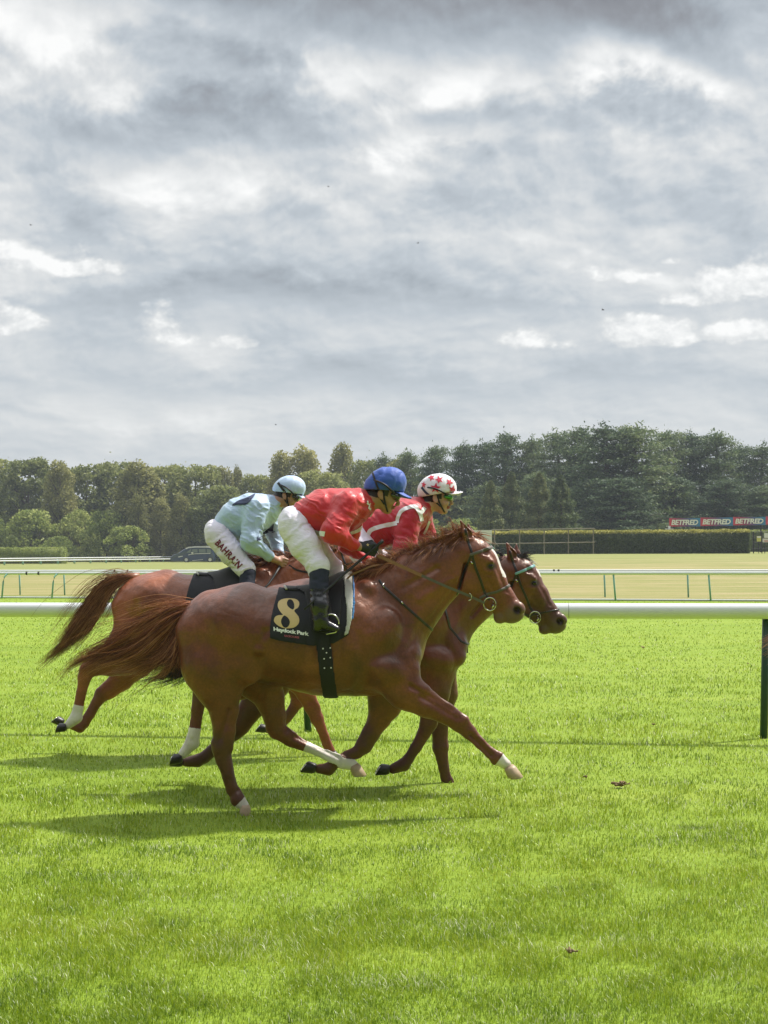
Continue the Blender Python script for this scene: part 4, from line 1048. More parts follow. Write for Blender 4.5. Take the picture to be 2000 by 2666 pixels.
def build_horse(name, label, D, s, offs, pose, coat, hairm, opts):
    """offs: maps template pixels (nearest horse) to this horse's pixels; pose: leg chains in this horse's pixels"""
    sc_ = F_PX / D                                   # pixels per metre at this depth
    k = opts.get('k', 1.0)                           # template scale
    T = lambda u, v, y=0.0: P(offs[0] + (u - 918) * k, offs[1] + (v - 2112) * k, D + y)
    TR = lambda r: r * k / sc_
    Q = lambda u, v, y=0.0: P(u, v, D + y)
    QR = lambda r: r / sc_
    root = empty(name, (T(800, 2112)[0], D, 0), label, 'horse', 'racehorses galloping side by side')
    f = Field()
    f.chain([(T(u, v), TR(r), w) for u, v, r, w in TORSO], k=0.06)
    hd = opts.get('head', None)
    if hd is None: HT = T; HR = TR
    else:
        # head drawn at another place: rotate and shift the template head about the poll
        du, dv, ang = hd
        def HT(u, v, y=0.0):
            x, z = u - 1200, v - 1452; c, s_ = math.cos(ang), math.sin(ang)
            return T(1200 + du + c * x - s_ * z, 1452 + dv + s_ * x + c * z, y)
        HR = TR
    nk = opts.get('neck', NECK)
    f.chain([(T(u, v), TR(r), w) for u, v, r, w in nk], k=0.07)
    # withers, croup, loin
    f.cap(T(905, 1535), T(985, 1530), TR(28), TR(32), .05, .06, k=.08)
    f.cap(T(560, 1585), T(640, 1560), TR(46), TR(38), .12, .12, k=.06)
    for y in (-1, 1):
        f.ell(T(598, 1632, .13 * y), TR(84), .165, TR(88), k=.05)                        # gluteal mass
        f.cap(T(495, 1640, .11 * y), T(524, 1745, .14 * y), TR(36), TR(40), .085, .085, k=.035)   # hamstring
        f.ell(T(630, 1725, .17 * y), TR(50), .10, TR(62), .5, k=.035)                     # quadriceps
        f.cap(T(535, 1625, .29 * y), T(556, 1790, .25 * y), TR(6), TR(7), .022, .022, k=.045, sub=True)   # between them
        f.cap(T(690, 1650, .31 * y), T(662, 1760, .27 * y), TR(8), TR(12), .03, .035, k=.045, sub=True)   # flank fold
        f.cap(T(706, 1655, .22 * y), T(678, 1690, .22 * y), TR(12), TR(16), .06, .06, k=.03)
        f.cap(T(955, 1540, .11 * y), T(1066, 1742, .15 * y), TR(30), TR(28), .060, .066, k=.022)  # shoulder blade
        f.ell(T(985, 1650, .175 * y), TR(56), .100, TR(74), -0.5, k=.03)
        f.ell(T(1068, 1712, .10 * y), TR(30), .090, TR(44), k=.018)                        # breast
        f.ell(T(1002, 1742, .185 * y), TR(62), .090, TR(38), -0.35, k=.025)                # triceps
        f.cap(T(1112, 1538, .055 * y), T(1050, 1650, .115 * y), TR(22), TR(24), .055, .055, k=.02)   # neck muscle
        f.cap(T(1185, 1500, .062 * y), T(1090, 1560, .11 * y), TR(9), TR(12), .03, .035, k=.025)
        f.cap(T(1180, 1540, .09 * y), T(1112, 1625, .12 * y), TR(5), TR(7), .02, .03, k=.022, sub=True)     # jugular groove
        f.cap(T(1140, 1480, .11 * y), T(1040, 1535, .17 * y), TR(4), TR(6), .02, .02, k=.03, sub=True)
        f.cap(T(1070, 1560, .165 * y), T(1088, 1690, .20 * y), TR(5), TR(6), .02, .025, k=.02, sub=True)
        f.cap(T(925, 1620, .325 * y), T(945, 1720, .315 * y), TR(6), TR(8), .03, .03, k=.035, sub=True)     # behind the shoulder
        f.cap(T(945, 1720, .315 * y), T(985, 1800, .27 * y), TR(8), TR(8), .03, .03, k=.03, sub=True)
        for q in range(6): f.cap(T(740 + q * 30, 1620, .325 * y), T(728 + q * 32, 1725, .31 * y), TR(3), TR(3), .012, .012, k=.03, sub=True)   # ribs
    # head
    f.chain([(HT(u, v), HR(r), w) for u, v, r, w in HEAD['brain'] + HEAD['face']], k=.03)
    for y in (-1, 1):
        f.ell(HT(1222, 1500, .055 * y), HR(46), .034, HR(48), k=.03)                     # jowl
        f.cap(HT(1225, 1530, .045 * y), HT(1284, 1578, .026 * y), HR(17), HR(14), .016, .014, k=.022)   # jaw bone
        f.cap(HT(1262, 1452, .084 * y), HT(1278, 1462, .088 * y), HR(9), HR(8), .018, .018, k=.014)  # brow
        f.cap(HT(1258, 1484, .086 * y), HT(1274, 1488, .088 * y), HR(5), HR(4), .012, .010, k=.012)  # lower lid
        f.cap(HT(1282, 1486, .072 * y), HT(1302, 1534, .054 * y), HR(6.5), HR(4.5), .014, .012, k=.012)   # facial crest
        f.cap(HT(1272, 1515, .088 * y), HT(1297, 1562, .072 * y), HR(7), HR(6), .018, .016, k=.022, sub=True)  # hollow behind it
        f.cap(HT(1300, 1490, .080 * y), HT(1322, 1540, .060 * y), HR(4), HR(4), .014, .012, k=.016, sub=True)  # beside the nasal bone
        f.ell(HT(1277, 1474, .104 * y), HR(8.5), .014, HR(6.2), 0.35, k=.006, sub=True)     # eye socket
        f.ell(HT(1266, 1436, .090 * y), HR(11), .018, HR(9), k=.014, sub=True)            # temple hollow
        f.ell(HT(1352, 1582, .040 * y), HR(14), .026, HR(18), 0.7, k=.010)               # nostril flare
        f.ell(HT(1347, 1589, .064 * y), HR(11.0), .028, HR(7.0), -0.8, k=.004, sub=True)  # nostril
        f.cap(HT(1288, 1592, .055 * y), HT(1330, 1619, .05 * y), HR(2.6), HR(2.6), .036, .036, k=.008, sub=True)  # mouth line
        f.cap(HT(1212, 1470, .07 * y), HT(1196, 1530, .065 * y), HR(5), HR(5), .02, .02, k=.02, sub=True)   # behind the jowl
        # ears: cupped
        e0 = HT(1222, 1412, .052 * y)
        et = HT(*opts.get('ears', ((1199, 1356), (1217, 1366)))[0 if y < 0 else 1], .062 * y)
        mid = e0 * .55 + et * .45 + np.array([.010, .006 * y, 0])
        f.cap(e0, mid, HR(14), HR(13.5), .020, .024, k=.02); f.cap(mid, et, HR(13), HR(2.4), .022, .006, k=.008)
        f.cap(e0 + (et - e0) * .30 + np.array([.026, .016 * y, .0]), e0 + (et - e0) * .86 + np.array([.010, .010 * y, .0]), HR(7.5), HR(2), .016, .007, k=.005, sub=True)
    f.ell(HT(1337, 1606), HR(27), .045, HR(15), 0.35, k=.02)                              # upper lip
    f.ell(HT(1304, 1608), HR(19), .036, HR(16), 0.35, k=.014)                              # chin, lower lip
    f.cap(HT(1270, 1560), HT(1300, 1592), HR(15), HR(15), .03, .03, k=.03)
    # legs
    bones = []
    for leg in pose['legs']:
        ch = [(Q(u, v, y), QR(r), w) for u, v, r, w, y in leg['pts']]
        f.chain(ch[:3], k=.05); f.chain(ch[2:5], k=.016); f.chain(ch[4:], k=.008)
        for (u, v, r, w, y) in leg.get('extra', []): f.ell(Q(u, v, y), QR(r), w, QR(r), k=.018)
        for (u0, v0, u1, v1, r, w, y, sub) in leg.get('lines', []): f.cap(Q(u0, v0, y), Q(u1, v1, y), QR(r), QR(r * .8), w, w, k=.028, sub=sub)
    lo, hi = f.bounds(.03); res = opts.get('res', 0.0085)
    ax = f.grid(lo, hi, res); F = f.eval(ax); V, Fq = surface_nets(F, ax); del F
    V = relax(V, Fq, 2); N = normals_of(V, Fq)
    # muscle and vein relief
    am = 0.0065 * (noise2(V[:, 0] * 1.0 + 40, V[:, 2] + 40, .10, 12) + noise2(V[:, 0] + 40, V[:, 2] + 40, .045, 13) * .5 - .75)
    V = V + N * am[:, None]
    white = np.zeros(len(V)); dark = np.zeros(len(V)); grey = np.zeros(len(V)); allbest = np.full(len(V), 1e9); pend = []
    for leg in pose['legs']:
        c = np.array([Q(u, v, y) for u, v, r, w, y in leg['pts']]); nseg = len(c)
        # parameter along the leg, from the joint list
        best = np.full(len(V), 1e9); par = np.zeros(len(V))
        for i in range(nseg - 1):
            e = c[i + 1] - c[i]; t = np.clip(((V - c[i]) @ e) / (e @ e), 0, 1); d = np.linalg.norm(V - c[i] - t[:, None] * e, axis=1)
            m = d < best; best[m] = d[m]; par[m] = i + t[m]
        pend.append((leg, par, best)); allbest = np.minimum(allbest, best)
    for leg, par, best in pend:
        near_ = (best <= allbest + 1e-6)
        if 'white' in leg: white = np.maximum(white, sstep(par, leg['white'] - .12, leg['white'] + .12) * (best < .11) * near_)
        if 'dark' in leg: dark = np.maximum(dark, leg.get('darkamt', .5) * sstep(par, leg['dark'], leg['dark'] + 1.2) * (best < .12))
    # muzzle skin, blaze
    mz = HT(1345, 1605); grey = sstep(-np.linalg.norm((V - mz) * np.array([1, .6, 1]), axis=1), -TR(48), -TR(24)) * opts.get('muzzle', .7)
    mc = HT(1303, 1612); grey = np.maximum(grey, sstep(-np.linalg.norm(V - mc, axis=1), -TR(28), -TR(18)) * .6)
    dark = np.maximum(dark, .95 * sstep(-np.linalg.norm((V - HT(1277, 1474)) * np.array([1, .0, 1.35]), axis=1), -TR(19), -TR(9)))
    for yy in (-1, 1):
        dn = np.linalg.norm((V - HT(1347, 1589, .055 * yy)) * np.array([1, .7, 1]), axis=1); ins = (np.abs(V[:, 1] - D) < .066); dark = np.maximum(dark, 1.15 * sstep(-dn, -TR(15), -TR(8)))
    if opts.get('blaze'):
        pts = [HT(u, v)[[0, 2]] for u, v in opts['blaze']]; d = line_dist(V[:, 0], V[:, 2], pts)
        white = np.maximum(white, ((d < TR(opts.get('blaze_w', 9))) & (np.abs(V[:, 1] - D) < .05) ) * 1.0)
    if opts.get('facedark'):
        fd = HT(1325, 1575); dark = np.maximum(dark, opts['facedark'] * sstep(-np.linalg.norm((V - fd) * np.array([1, .5, 1]), axis=1), -TR(110), -TR(20)))
    body = mesh_np('body', V, Fq, [coat], root, attrs={'white': white, 'dark': dark, 'grey': grey})
    # hooves
    for leg in pose['legs']:
        u, v, y, a, t, sz, pale = leg['hoof']; c = Q(u, v, y); a = np.array([a[0], 0, a[1]], float); a /= np.linalg.norm(a)
        t = np.array([t[0], 0, t[1]], float); t -= a * (t @ a); t /= np.linalg.norm(t); sv = np.array([0, 1.0, 0]); m = MB(); n = 20; Vh = []
        for (al, tr, tc, sr) in ((-.016, .029, -.010, .030), (0, .037, 0, .038), (.018, .042, .009, .043), (.047, .050, .024, .050), (.050, .048, .024, .048)):
            for i in range(n):
                th = 2 * math.pi * i / n; ct = math.cos(th); ext = al - (1 - max(al, 0) / .05) * .013 * ct
                Vh.append(c + sz * (a * ext + t * (tc + ct * tr * (1.0 if ct > 0 else .8)) + sv * math.sin(th) * sr))
        Fh = [(j * n + i, j * n + (i + 1) % n, (j + 1) * n + (i + 1) % n, (j + 1) * n + i) for j in range(4) for i in range(n)]
        Fh.append(tuple(range(n))[::-1]); m.add(Vh, Fh)
        m.cur = 1; m.add([Vh[4 * n + i] - sz * a * .006 for i in range(n)], [tuple(range(n))])
        ho = m.build('hoof', [hoof_pale if pale else hoof_dark, hoof_dark], root, True)
        # plate (shoe)
        m = MB(); pts = []
        for i in range(3, 22):
            th = 2 * math.pi * ((i + .5) / 25 - .5); ct = math.cos(th); pts.append(c + sz * (a * .0525 + t * (.024 + ct * .044 * (1.0 if ct > 0 else .8)) + sv * math.sin(th) * .044))
        m.tube(pts, .0035, 5); m.build('horseshoe', steel, ho, True)
    # eyes
    for y in (-1, 1):
        m = MB(); c = HT(1277, 1474, .0785 * y); r = HR(8.4); n = 14; Ve = []
        for i in range(1, 9):
            th = math.pi * i / 9
            for j in range(n): ph = 2 * math.pi * j / n; Ve.append(c + r * np.array([math.sin(th) * math.cos(ph), math.sin(th) * math.sin(ph), math.cos(th)]))
        Fe = [(i * n + j, i * n + (j + 1) % n, (i + 1) * n + (j + 1) % n, (i + 1) * n + j) for i in range(7) for j in range(n)] + [tuple(range(n))[::-1], tuple(7 * n + j for j in range(n))]
        m.add(Ve, Fe); m.build('eye', eye_mat, root, True)
    return dict(root=root, f=f, T=T, TR=TR, HT=HT, HR=HR, Q=Q, QR=QR, body=body, D=D, hair=hairm)

def hair_bundle(h, name, guides, n, rad, seed, spread=0.02, curl=0.012, m=16, parent=None, mats=None, lenvar=.35, clump=9, tipspread=1.0):
    """guides: list of equal-length point lists in pixels + y; hairs are mixed between neighbouring guides"""
    r = np.random.default_rng(seed); G = []
    for g in guides: G.append(catmull([h['Q'](u, v, y) for u, v, y in g], m))
    G = np.array(G); ng = len(G)
    nc = max(1, n // clump)
    cw = r.uniform(0, ng - 1 - 1e-6, nc); cj = r.normal(size=(nc, 3)); cph = r.uniform(0, 6.28, nc); clen = r.uniform(1 - lenvar, 1.0, nc)
    k = r.integers(0, nc, n); w = np.clip(cw[k] + r.normal(0, .16, n), 0, ng - 1 - 1e-6); i = w.astype(int); fr = (w - i)[:, None, None]
    Pth = G[i] * (1 - fr) + G[np.minimum(i + 1, ng - 1)] * fr
    t = np.linspace(0, 1, m)[None, :, None]
    off = cj[k][:, None, :] * spread * (0.15 + t * 1.25 * tipspread) + r.normal(size=(n, 1, 3)) * spread * .55 * (0.30 + t) * (1 - t * .82)
    wav = curl * t * np.sin(t * 9 + cph[k][:, None, None] + r.normal(0, .35, (n, 1, 1))) * np.array([.4, .8, 1.0]) + curl * .5 * t * np.sin(t * 19 + r.uniform(0, 6, (n, 1, 1))) * np.array([1, .5, .3])
    Pth = Pth + off + wav
    L = np.clip(clen[k] * r.uniform(.85, 1.03, n), .1, 1.0)
    # shorten by resampling
    ts = np.linspace(0, 1, m)[None] * L[:, None] * (m - 1); i0 = np.minimum(ts.astype(int), m - 2); ff = (ts - i0)[..., None]
    rows = np.arange(n)[:, None]; Pth = Pth[rows, i0] * (1 - ff) + Pth[rows, i0 + 1] * ff
    return hair_mesh(name, Pth, rad * r.uniform(.6, 1.4, n), mats or [h['hair']], parent or h['root'])
# ------------------------------------------------------------------ the three horses
D_A, D_B, D_C = 9.85, 10.85, 12.6
chestnut = coat_material('chestnut_coat', (.150, .038, .015), (.050, .011, .005), (.27, .078, .032))
chestnut2 = coat_material('bright_chestnut_coat', (.225, .058, .021), (.120, .028, .010), (.36, .100, .036))
bay = coat_material('liver_chestnut_coat', (.115, .030, .015), (.050, .012, .006), (.20, .054, .026))
hair_a = hair_material('chestnut_hair', (.09, .027, .010), (.34, .105, .036), (.74, .36, .16))
hair_c = hair_material('dark_chestnut_hair', (.07, .024, .010), (.29, .098, .036), (.66, .34, .16))
hair_b = hair_material('black_brown_hair', (.008, .006, .005), (.022, .014, .010), (.06, .035, .022))

# nearest horse
POSE_A = dict(legs=[
    dict(pts=[(556, 1655, 88, .13, -.12), (561, 1735, 80, .115, -.15), (572, 1790, 60, .085, -.16), (583, 1845, 38, .055, -.16), (584, 1900, 29, .042, -.16), (580, 1943, 27, .036, -.16),
              (586, 1978, 22, .030, -.16), (597, 2015, 15.5, .024, -.16), (609, 2054, 15, .023, -.16), (620, 2082, 19, .028, -.16), (634, 2096, 14, .026, -.16)],
         extra=[(562, 1934, 13, .022, -.16), (628, 1745, 34, .07, -.16), (616, 2086, 9, .02, -.16)],
         lines=[(596, 1850, 575, 1925, 4, .02, -.215, True), (604, 1965, 617, 2060, 3.5, .02, -.19, True), (566, 1950, 598, 2060, 7, .012, -.155, False)],
         dark=3.5, darkamt=.55, hoof=(638, 2102, -.16, (-.5, -.87), (.87, -.5), .95, True), white=9.35),
    dict(pts=[(620, 1690, 84, .12, .06), (668, 1755, 64, .10, .11), (700, 1815, 41, .062, .13), (716, 1862, 30, .045, .13), (722, 1900, 26, .036, .13),
              (756, 1924, 20, .028, .13), (800, 1943, 15, .024, .13), (850, 1964, 14.5, .023, .13), (893, 1985, 18, .028, .13), (918, 1992, 14, .026, .13)],
         extra=[(704, 1895, 12, .020, .13)], lines=[(742, 1850, 745, 1905, 4, .02, .085, True), (770, 1920, 880, 1972, 3.5, .02, .10, True)],
         dark=30, hoof=(924, 1998, .13, (.0, -1), (1, 0), 1.08, True), white=5.9),
    dict(pts=[(1012, 1745, 62, .10, -.14), (1056, 1800, 44, .072, -.16), (1108, 1831, 35, .052, -.165), (1163, 1858, 26, .040, -.165), (1198, 1882, 24, .034, -.165),
              (1222, 1906, 18, .028, -.165), (1250, 1935, 14.5, .023, -.165), (1277, 1960, 14.5, .023, -.165), (1296, 1974, 17.5, .027, -.165), (1318, 1990, 13, .025, -.165)],
         extra=[(1206, 1876, 12, .03, -.165), (1290, 1980, 10, .02, -.165)],
         lines=[(1070, 1786, 1180, 1850, 4.5, .02, -.22, True), (1095, 1815, 1190, 1872, 4, .02, -.225, True), (1060, 1768, 1105, 1795, 15, .03, -.18, False), (1225, 1915, 1280, 1968, 3, .02, -.195, True)],
         dark=4, darkamt=.3, hoof=(1328, 2003, -.165, (.06, -1), (1, 0.06), 1.12, True), white=8.15),
    dict(pts=[(1000, 1755, 55, .09, .12), (1004, 1830, 40, .065, .15), (988, 1872, 29, .045, .15), (966, 1910, 23, .036, .15), (947, 1942, 22, .032, .15),
              (930, 1958, 17, .027, .15), (905, 1968, 14, .023, .15), (878, 1982, 14, .023, .15), (856, 2003, 17, .027, .15), (832, 2002, 13, .025, .15)],
         dark=2, darkamt=.6, hoof=(816, 1999, .15, (-.78, .62), (-.62, -.78), 1.05, False)),
])
A = build_horse('horse', 'nearest chestnut racehorse with number 8 cloth, white socks and a white blaze', D_A, F_PX / D_A, (918, 2112), POSE_A, chestnut, hair_a,
                dict(k=1.0, blaze=((1283, 1425), (1296, 1446), (1306, 1470), (1314, 1495)), blaze_w=8, res=.0068, ears=((1199, 1356), (1219, 1364))))

# middle horse
POSE_B = dict(legs=[
    dict(pts=[(712, 1680, 78, .13, -.12), (672, 1745, 66, .10, -.14), (620, 1775, 46, .07, -.15), (575, 1782, 33, .046, -.15), (540, 1786, 27, .038, -.15), (524, 1800, 22, .034, -.15), (514, 1850, 15, .023, -.15),
              (507, 1900, 15, .023, -.15), (500, 1935, 18, .028, -.15), (478, 1962, 13, .025, -.15)],
         dark=30, hoof=(468, 1974, -.15, (-.93, .36), (-.36, -.93), 1.02, False), white=6.9),
    dict(pts=[(712, 1700, 78, .12, .08), (700, 1770, 56, .09, .11), (662, 1832, 34, .05, .12), (625, 1888, 27, .04, .12), (606, 1904, 26, .036, .12),
              (580, 1930, 18, .028, .12), (552, 1955, 15, .023, .12), (532, 1972, 16, .025, .12), (515, 1980, 17, .027, .12), (485, 1984, 13, .025, .12)],
         dark=3, darkamt=.6, hoof=(470, 1984, .12, (-.82, .58), (-.58, -.82), 1.0, False)),
    dict(pts=[(1135, 1755, 50, .09, -.13), (1128, 1805, 38, .06, -.15), (1122, 1850, 28, .042, -.15), (1116, 1882, 22, .034, -.15),
              (1104, 1908, 17, .026, -.15), (1083, 1946, 14, .022, -.15), (1064, 1976, 14, .022, -.15), (1052, 1991, 16.5, .026, -.15), (1024, 2001, 13, .024, -.15)],
         dark=4, darkamt=.5, hoof=(1008, 2003, -.15, (-.86, .5), (-.5, -.86), 1.08, False)),
    dict(pts=[(1140, 1750, 52, .09, .12), (1152, 1805, 36, .06, .14), (1150, 1860, 25, .038, .14), (1146, 1905, 20, .03, .14), (1147, 1945, 21, .032, .14),
              (1151, 1972, 15.5, .025, .14), (1156, 2000, 14, .023, .14), (1161, 2022, 14.5, .023, .14), (1166, 2034, 16, .026, .14), (1172, 2044, 14, .024, .14)],
         dark=3, darkamt=.35, hoof=(1174, 2048, .14, (0, -1), (1, 0), .85, False)),
])
NECK_B = [(1000, 1615, 125, .180), (1052, 1583, 99, .135), (1102, 1557, 80, .108), (1156, 1532, 66, .090), (1208, 1510, 50, .080)]
B = build_horse('horse', 'middle dark chestnut racehorse with a pale blue browband, its head furthest ahead', D_B, F_PX / D_B, (1054, 2046), POSE_B, bay, hair_b,
                dict(k=.908, head=(10, 60, -.05), neck=NECK_B, blaze=((1290, 1436), (1299, 1452)), blaze_w=6, facedark=.35, res=.0072, ears=((1205, 1356), (1233, 1361))))

# farthest horse
POSE_C = dict(legs=[
    dict(pts=[(360, 1650, 66, .13, -.12), (325, 1700, 54, .10, -.14), (285, 1722, 38, .07, -.15), (250, 1732, 27, .045, -.15), (229, 1745, 22, .038, -.15), (220, 1765, 18, .032, -.15), (213, 1800, 13.5, .023, -.15),
              (204, 1845, 13.5, .023, -.15), (198, 1868, 15.5, .028, -.15), (178, 1887, 11.5, .025, -.15)],
         dark=30, hoof=(168, 1893, -.15, (-.91, .41), (-.41, -.91), 1.0, False), white=6.8),
    dict(pts=[(375, 1650, 66, .12, .08), (355, 1715, 48, .085, .11), (316, 1768, 30, .05, .12), (282, 1798, 23, .04, .12), (266, 1808, 21, .036, .12),
              (252, 1828, 15, .028, .12), (234, 1860, 12.5, .023, .12), (218, 1884, 13.5, .025, .12), (208, 1894, 14, .027, .12), (180, 1884, 11, .025, .12)],
         dark=3, darkamt=.5, hoof=(160, 1880, .12, (-.55, .83), (-.83, -.55), 1.0, False)),
    dict(pts=[(752, 1720, 42, .09, -.12), (775, 1765, 31, .06, -.14), (795, 1805, 24, .042, -.14), (812, 1840, 19, .033, -.14), (826, 1872, 17.5, .032, -.14),
              (836, 1895, 13, .025, -.14), (845, 1918, 12, .023, -.14), (852, 1938, 12, .023, -.14), (858, 1952, 13, .026, -.14), (866, 1960, 11, .024, -.14)],
         dark=30, hoof=(868, 1962, -.14, (0, -1), (1, 0), .9, False)),
    dict(pts=[(745, 1720, 42, .09, .12), (765, 1765, 30, .06, .14), (775, 1800, 22, .04, .14), (776, 1825, 18, .033, .14),
              (764, 1845, 14, .026, .14), (746, 1872, 12, .022, .14), (730, 1892, 12, .022, .14), (718, 1900, 13, .026, .14), (698, 1898, 11, .024, .14)],
         dark=3, darkamt=.5, hoof=(690, 1897, .14, (-.78, .62), (-.62, -.78), 1.0, False)),
])
C_ = build_horse('horse', 'farthest bright chestnut racehorse, under the rider in light blue', D_C, F_PX / D_C, (651, 1949), POSE_C, chestnut2, hair_c,
                 dict(k=.783, head=(10, 60, -.05), neck=NECK_B, res=.009))

# tails
hair_bundle(A, 'tail', [
    [(505, 1576, -.02), (455, 1582, -.03), (405, 1596, -.05), (350, 1630, -.07), (285, 1672, -.08), (215, 1702, -.09), (165, 1750, -.1)],
    [(505, 1580, -.02), (450, 1592, -.04), (395, 1618, -.06), (335, 1662, -.08), (262, 1698, -.09), (200, 1728, -.10), (136, 1790, -.1)],
    [(505, 1583, -.02), (460, 1602, -.05), (410, 1638, -.07), (350, 1682, -.09), (285, 1708, -.10), (215, 1742, -.10), (148, 1796, -.1)],
    [(505, 1587, -.02), (472, 1614, -.05), (442, 1660, -.08), (405, 1698, -.10), (355, 1718, -.11), (300, 1728, -.11), (240, 1748, -.1)],
    [(505, 1592, -.02), (480, 1625, -.05), (464, 1672, -.08), (452, 1708, -.09), (436, 1728, -.10), (412, 1742, -.10), (385, 1748, -.1)],
    [(505, 1592, -.02), (484, 1626, -.05), (472, 1675, -.08), (468, 1712, -.09), (468, 1736, -.10), (464, 1748, -.10), (458, 1755, -.1)],
], 2000, .0020, 3, spread=.028, curl=.038, m=20, lenvar=.36, clump=26)
m = MB(); m.tube([A['Q'](520, 1580, 0), A['Q'](490, 1580, -.01), (A['Q'](450, 1590, -.03)), A['Q'](405, 1618, -.05), A['Q'](370, 1650, -.07)], [.045, .036, .026, .015, .005], 12)
m.build('tail_dock', [hair_a], A['root'], True)
hair_bundle(C_, 'tail', [
    [(346, 1498, -.02), (302, 1503, -.03), (264, 1520, -.05), (232, 1555, -.06), (198, 1602, -.08), (160, 1660, -.09), (98, 1722, -.1)],
    [(346, 1501, -.02), (306, 1508, -.03), (272, 1530, -.05), (244, 1570, -.06), (210, 1622, -.08), (168, 1676, -.09), (106, 1728, -.1)],
    [(346, 1504, -.02), (314, 1516, -.03), (285, 1542, -.05), (260, 1586, -.06), (226, 1636, -.08), (184, 1684, -.09), (128, 1730, -.1)],
], 1700, .0025, 4, spread=.022, curl=.036, m=20, lenvar=.3, clump=26)
m = MB(); m.tube([C_['Q'](362, 1506, 0), C_['Q'](335, 1503, -.01), C_['Q'](300, 1513, -.03), C_['Q'](265, 1545, -.05), C_['Q'](240, 1590, -.07)], [.05, .036, .026, .015, .005], 12)
m.build('tail_dock', [hair_c], C_['root'], True)
hair_bundle(B, 'tail', [
    [(640, 1548, .0), (590, 1570, -.02), (545, 1620, -.03), (505, 1690, -.04), (465, 1735, -.05), (412, 1758, -.05), (357, 1772, -.05)],
    [(640, 1552, .0), (600, 1580, -.02), (560, 1635, -.03), (520, 1700, -.04), (478, 1745, -.05), (425, 1768, -.05), (357, 1780, -.05)],
    [(640, 1556, .0), (606, 1590, -.02), (570, 1645, -.03), (530, 1712, -.04), (486, 1752, -.05), (435, 1775, -.05), (375, 1783, -.05)],
], 900, .0026, 5, spread=.022, curl=.012, m=16, lenvar=.45)

# loose flyaway hairs around each tail
for h_, g_, n_, sd_ in ((A, [[(500, 1574, -.02), (430, 1582, -.04), (340, 1618, -.06), (240, 1660, -.09), (130, 1740, -.1)], [(500, 1588, -.02), (450, 1640, -.06), (400, 1700, -.08), (300, 1745, -.1), (180, 1800, -.1)], [(500, 1590, -.02), (474, 1650, -.07), (462, 1715, -.09), (450, 1752, -.1), (420, 1775, -.1)]], 260, 51),
                        (C_, [[(340, 1497, -.02), (270, 1500, -.04), (205, 1550, -.06), (140, 1640, -.09), (84, 1720, -.1)], [(340, 1506, -.02), (298, 1550, -.05), (270, 1610, -.08), (215, 1670, -.09), (140, 1735, -.1)]], 200, 52)):
    o_ = hair_bundle(h_, 'tail_wisps', g_, n_, .0015, sd_, spread=.07, curl=.05, m=18, lenvar=.35, clump=2)
# manes
def mane(h, crest, n, L, seed, sideways=-.06, up=.75, back=-.75, rad=.0021, droop=.5, parts=('mane',)):
    """hair rooted along the crest, blown up and back, part of it falling on the near side of the neck"""
    r = np.random.default_rng(seed); C = catmull([h['T'](u, v, 0) for u, v in crest], 60); nc = n // 8
    ct = r.uniform(0, 1, nc); ph = r.uniform(0, 6.28, nc); cl = r.uniform(.6, 1.15, nc); cd = r.normal(size=(nc, 3)); typ = r.random(nc)
    k = r.integers(0, nc, n); t = np.clip(ct[k] + r.normal(0, .012, n), 0, 1); i = (t * 58).astype(int)
    root = C[i] + (t * 58 - i)[:, None] * (C[i + 1] - C[i]); root[:, 1] += r.normal(0, .012, n) - .008; root[:, 2] -= .012
    d0 = np.stack([np.full(n, back * .6), np.full(n, sideways), np.full(n, up)], 1) + cd[k] * .22
    d1 = np.stack([np.full(n, back * 1.2), np.full(n, sideways * 2), np.full(n, -.10)], 1) + cd[k] * .3
    fall = typ[k] < droop
    d0[fall] = np.stack([np.full(fall.sum(), back * .4), np.full(fall.sum(), -.60), np.full(fall.sum(), .30)], 1) + cd[k][fall] * .18
    d1[fall] = np.stack([np.full(fall.sum(), back * 1.3), np.full(fall.sum(), -.30), np.full(fall.sum(), -.75)], 1) + cd[k][fall] * .22
    m = 10; s = np.linspace(0, 1, m)[None, :, None]; Ln = (L * cl[k] * r.uniform(.75, 1.1, n))[:, None, None]
    Pth = root[:, None, :] + Ln * (s * d0[:, None] * (1 - s * .5) + s * s * d1[:, None] * .6)
    Pth = Pth + .012 * s * np.sin(s * 8 + ph[k][:, None, None]) * np.array([.5, .6, 1.0]) + r.normal(size=(n, 1, 3)) * .006 * s
    return hair_mesh(parts[0], Pth, rad * r.uniform(.6, 1.4, n), [h['hair']], h['root'])
CREST = [(930, 1500), (985, 1480), (1040, 1462), (1095, 1440), (1145, 1421), (1185, 1404), (1212, 1394)]
mane(A, CREST, 4200, .125, 31, droop=.42, up=1.05, back=-.50)
mane(A, [(1203, 1398), (1215, 1393), (1226, 1392)], 420, .105, 32, sideways=-.005, up=-.05, back=1.0, droop=0.0, parts=('forelock',))
CB = [(930, 1500), (985, 1484), (1040, 1478), (1095, 1478), (1150, 1470), (1185, 1462), (1215, 1455)]
mane(B, CB, 1500, .11, 33, droop=.7)
mane(B, [(1215, 1455), (1232, 1450), (1250, 1456)], 420, .10, 34, sideways=-.005, up=-.05, back=1.0, droop=0.0, parts=('forelock',))
mane(C_, CB, 1300, .16, 35, droop=.3, back=-.5, rad=.0026)
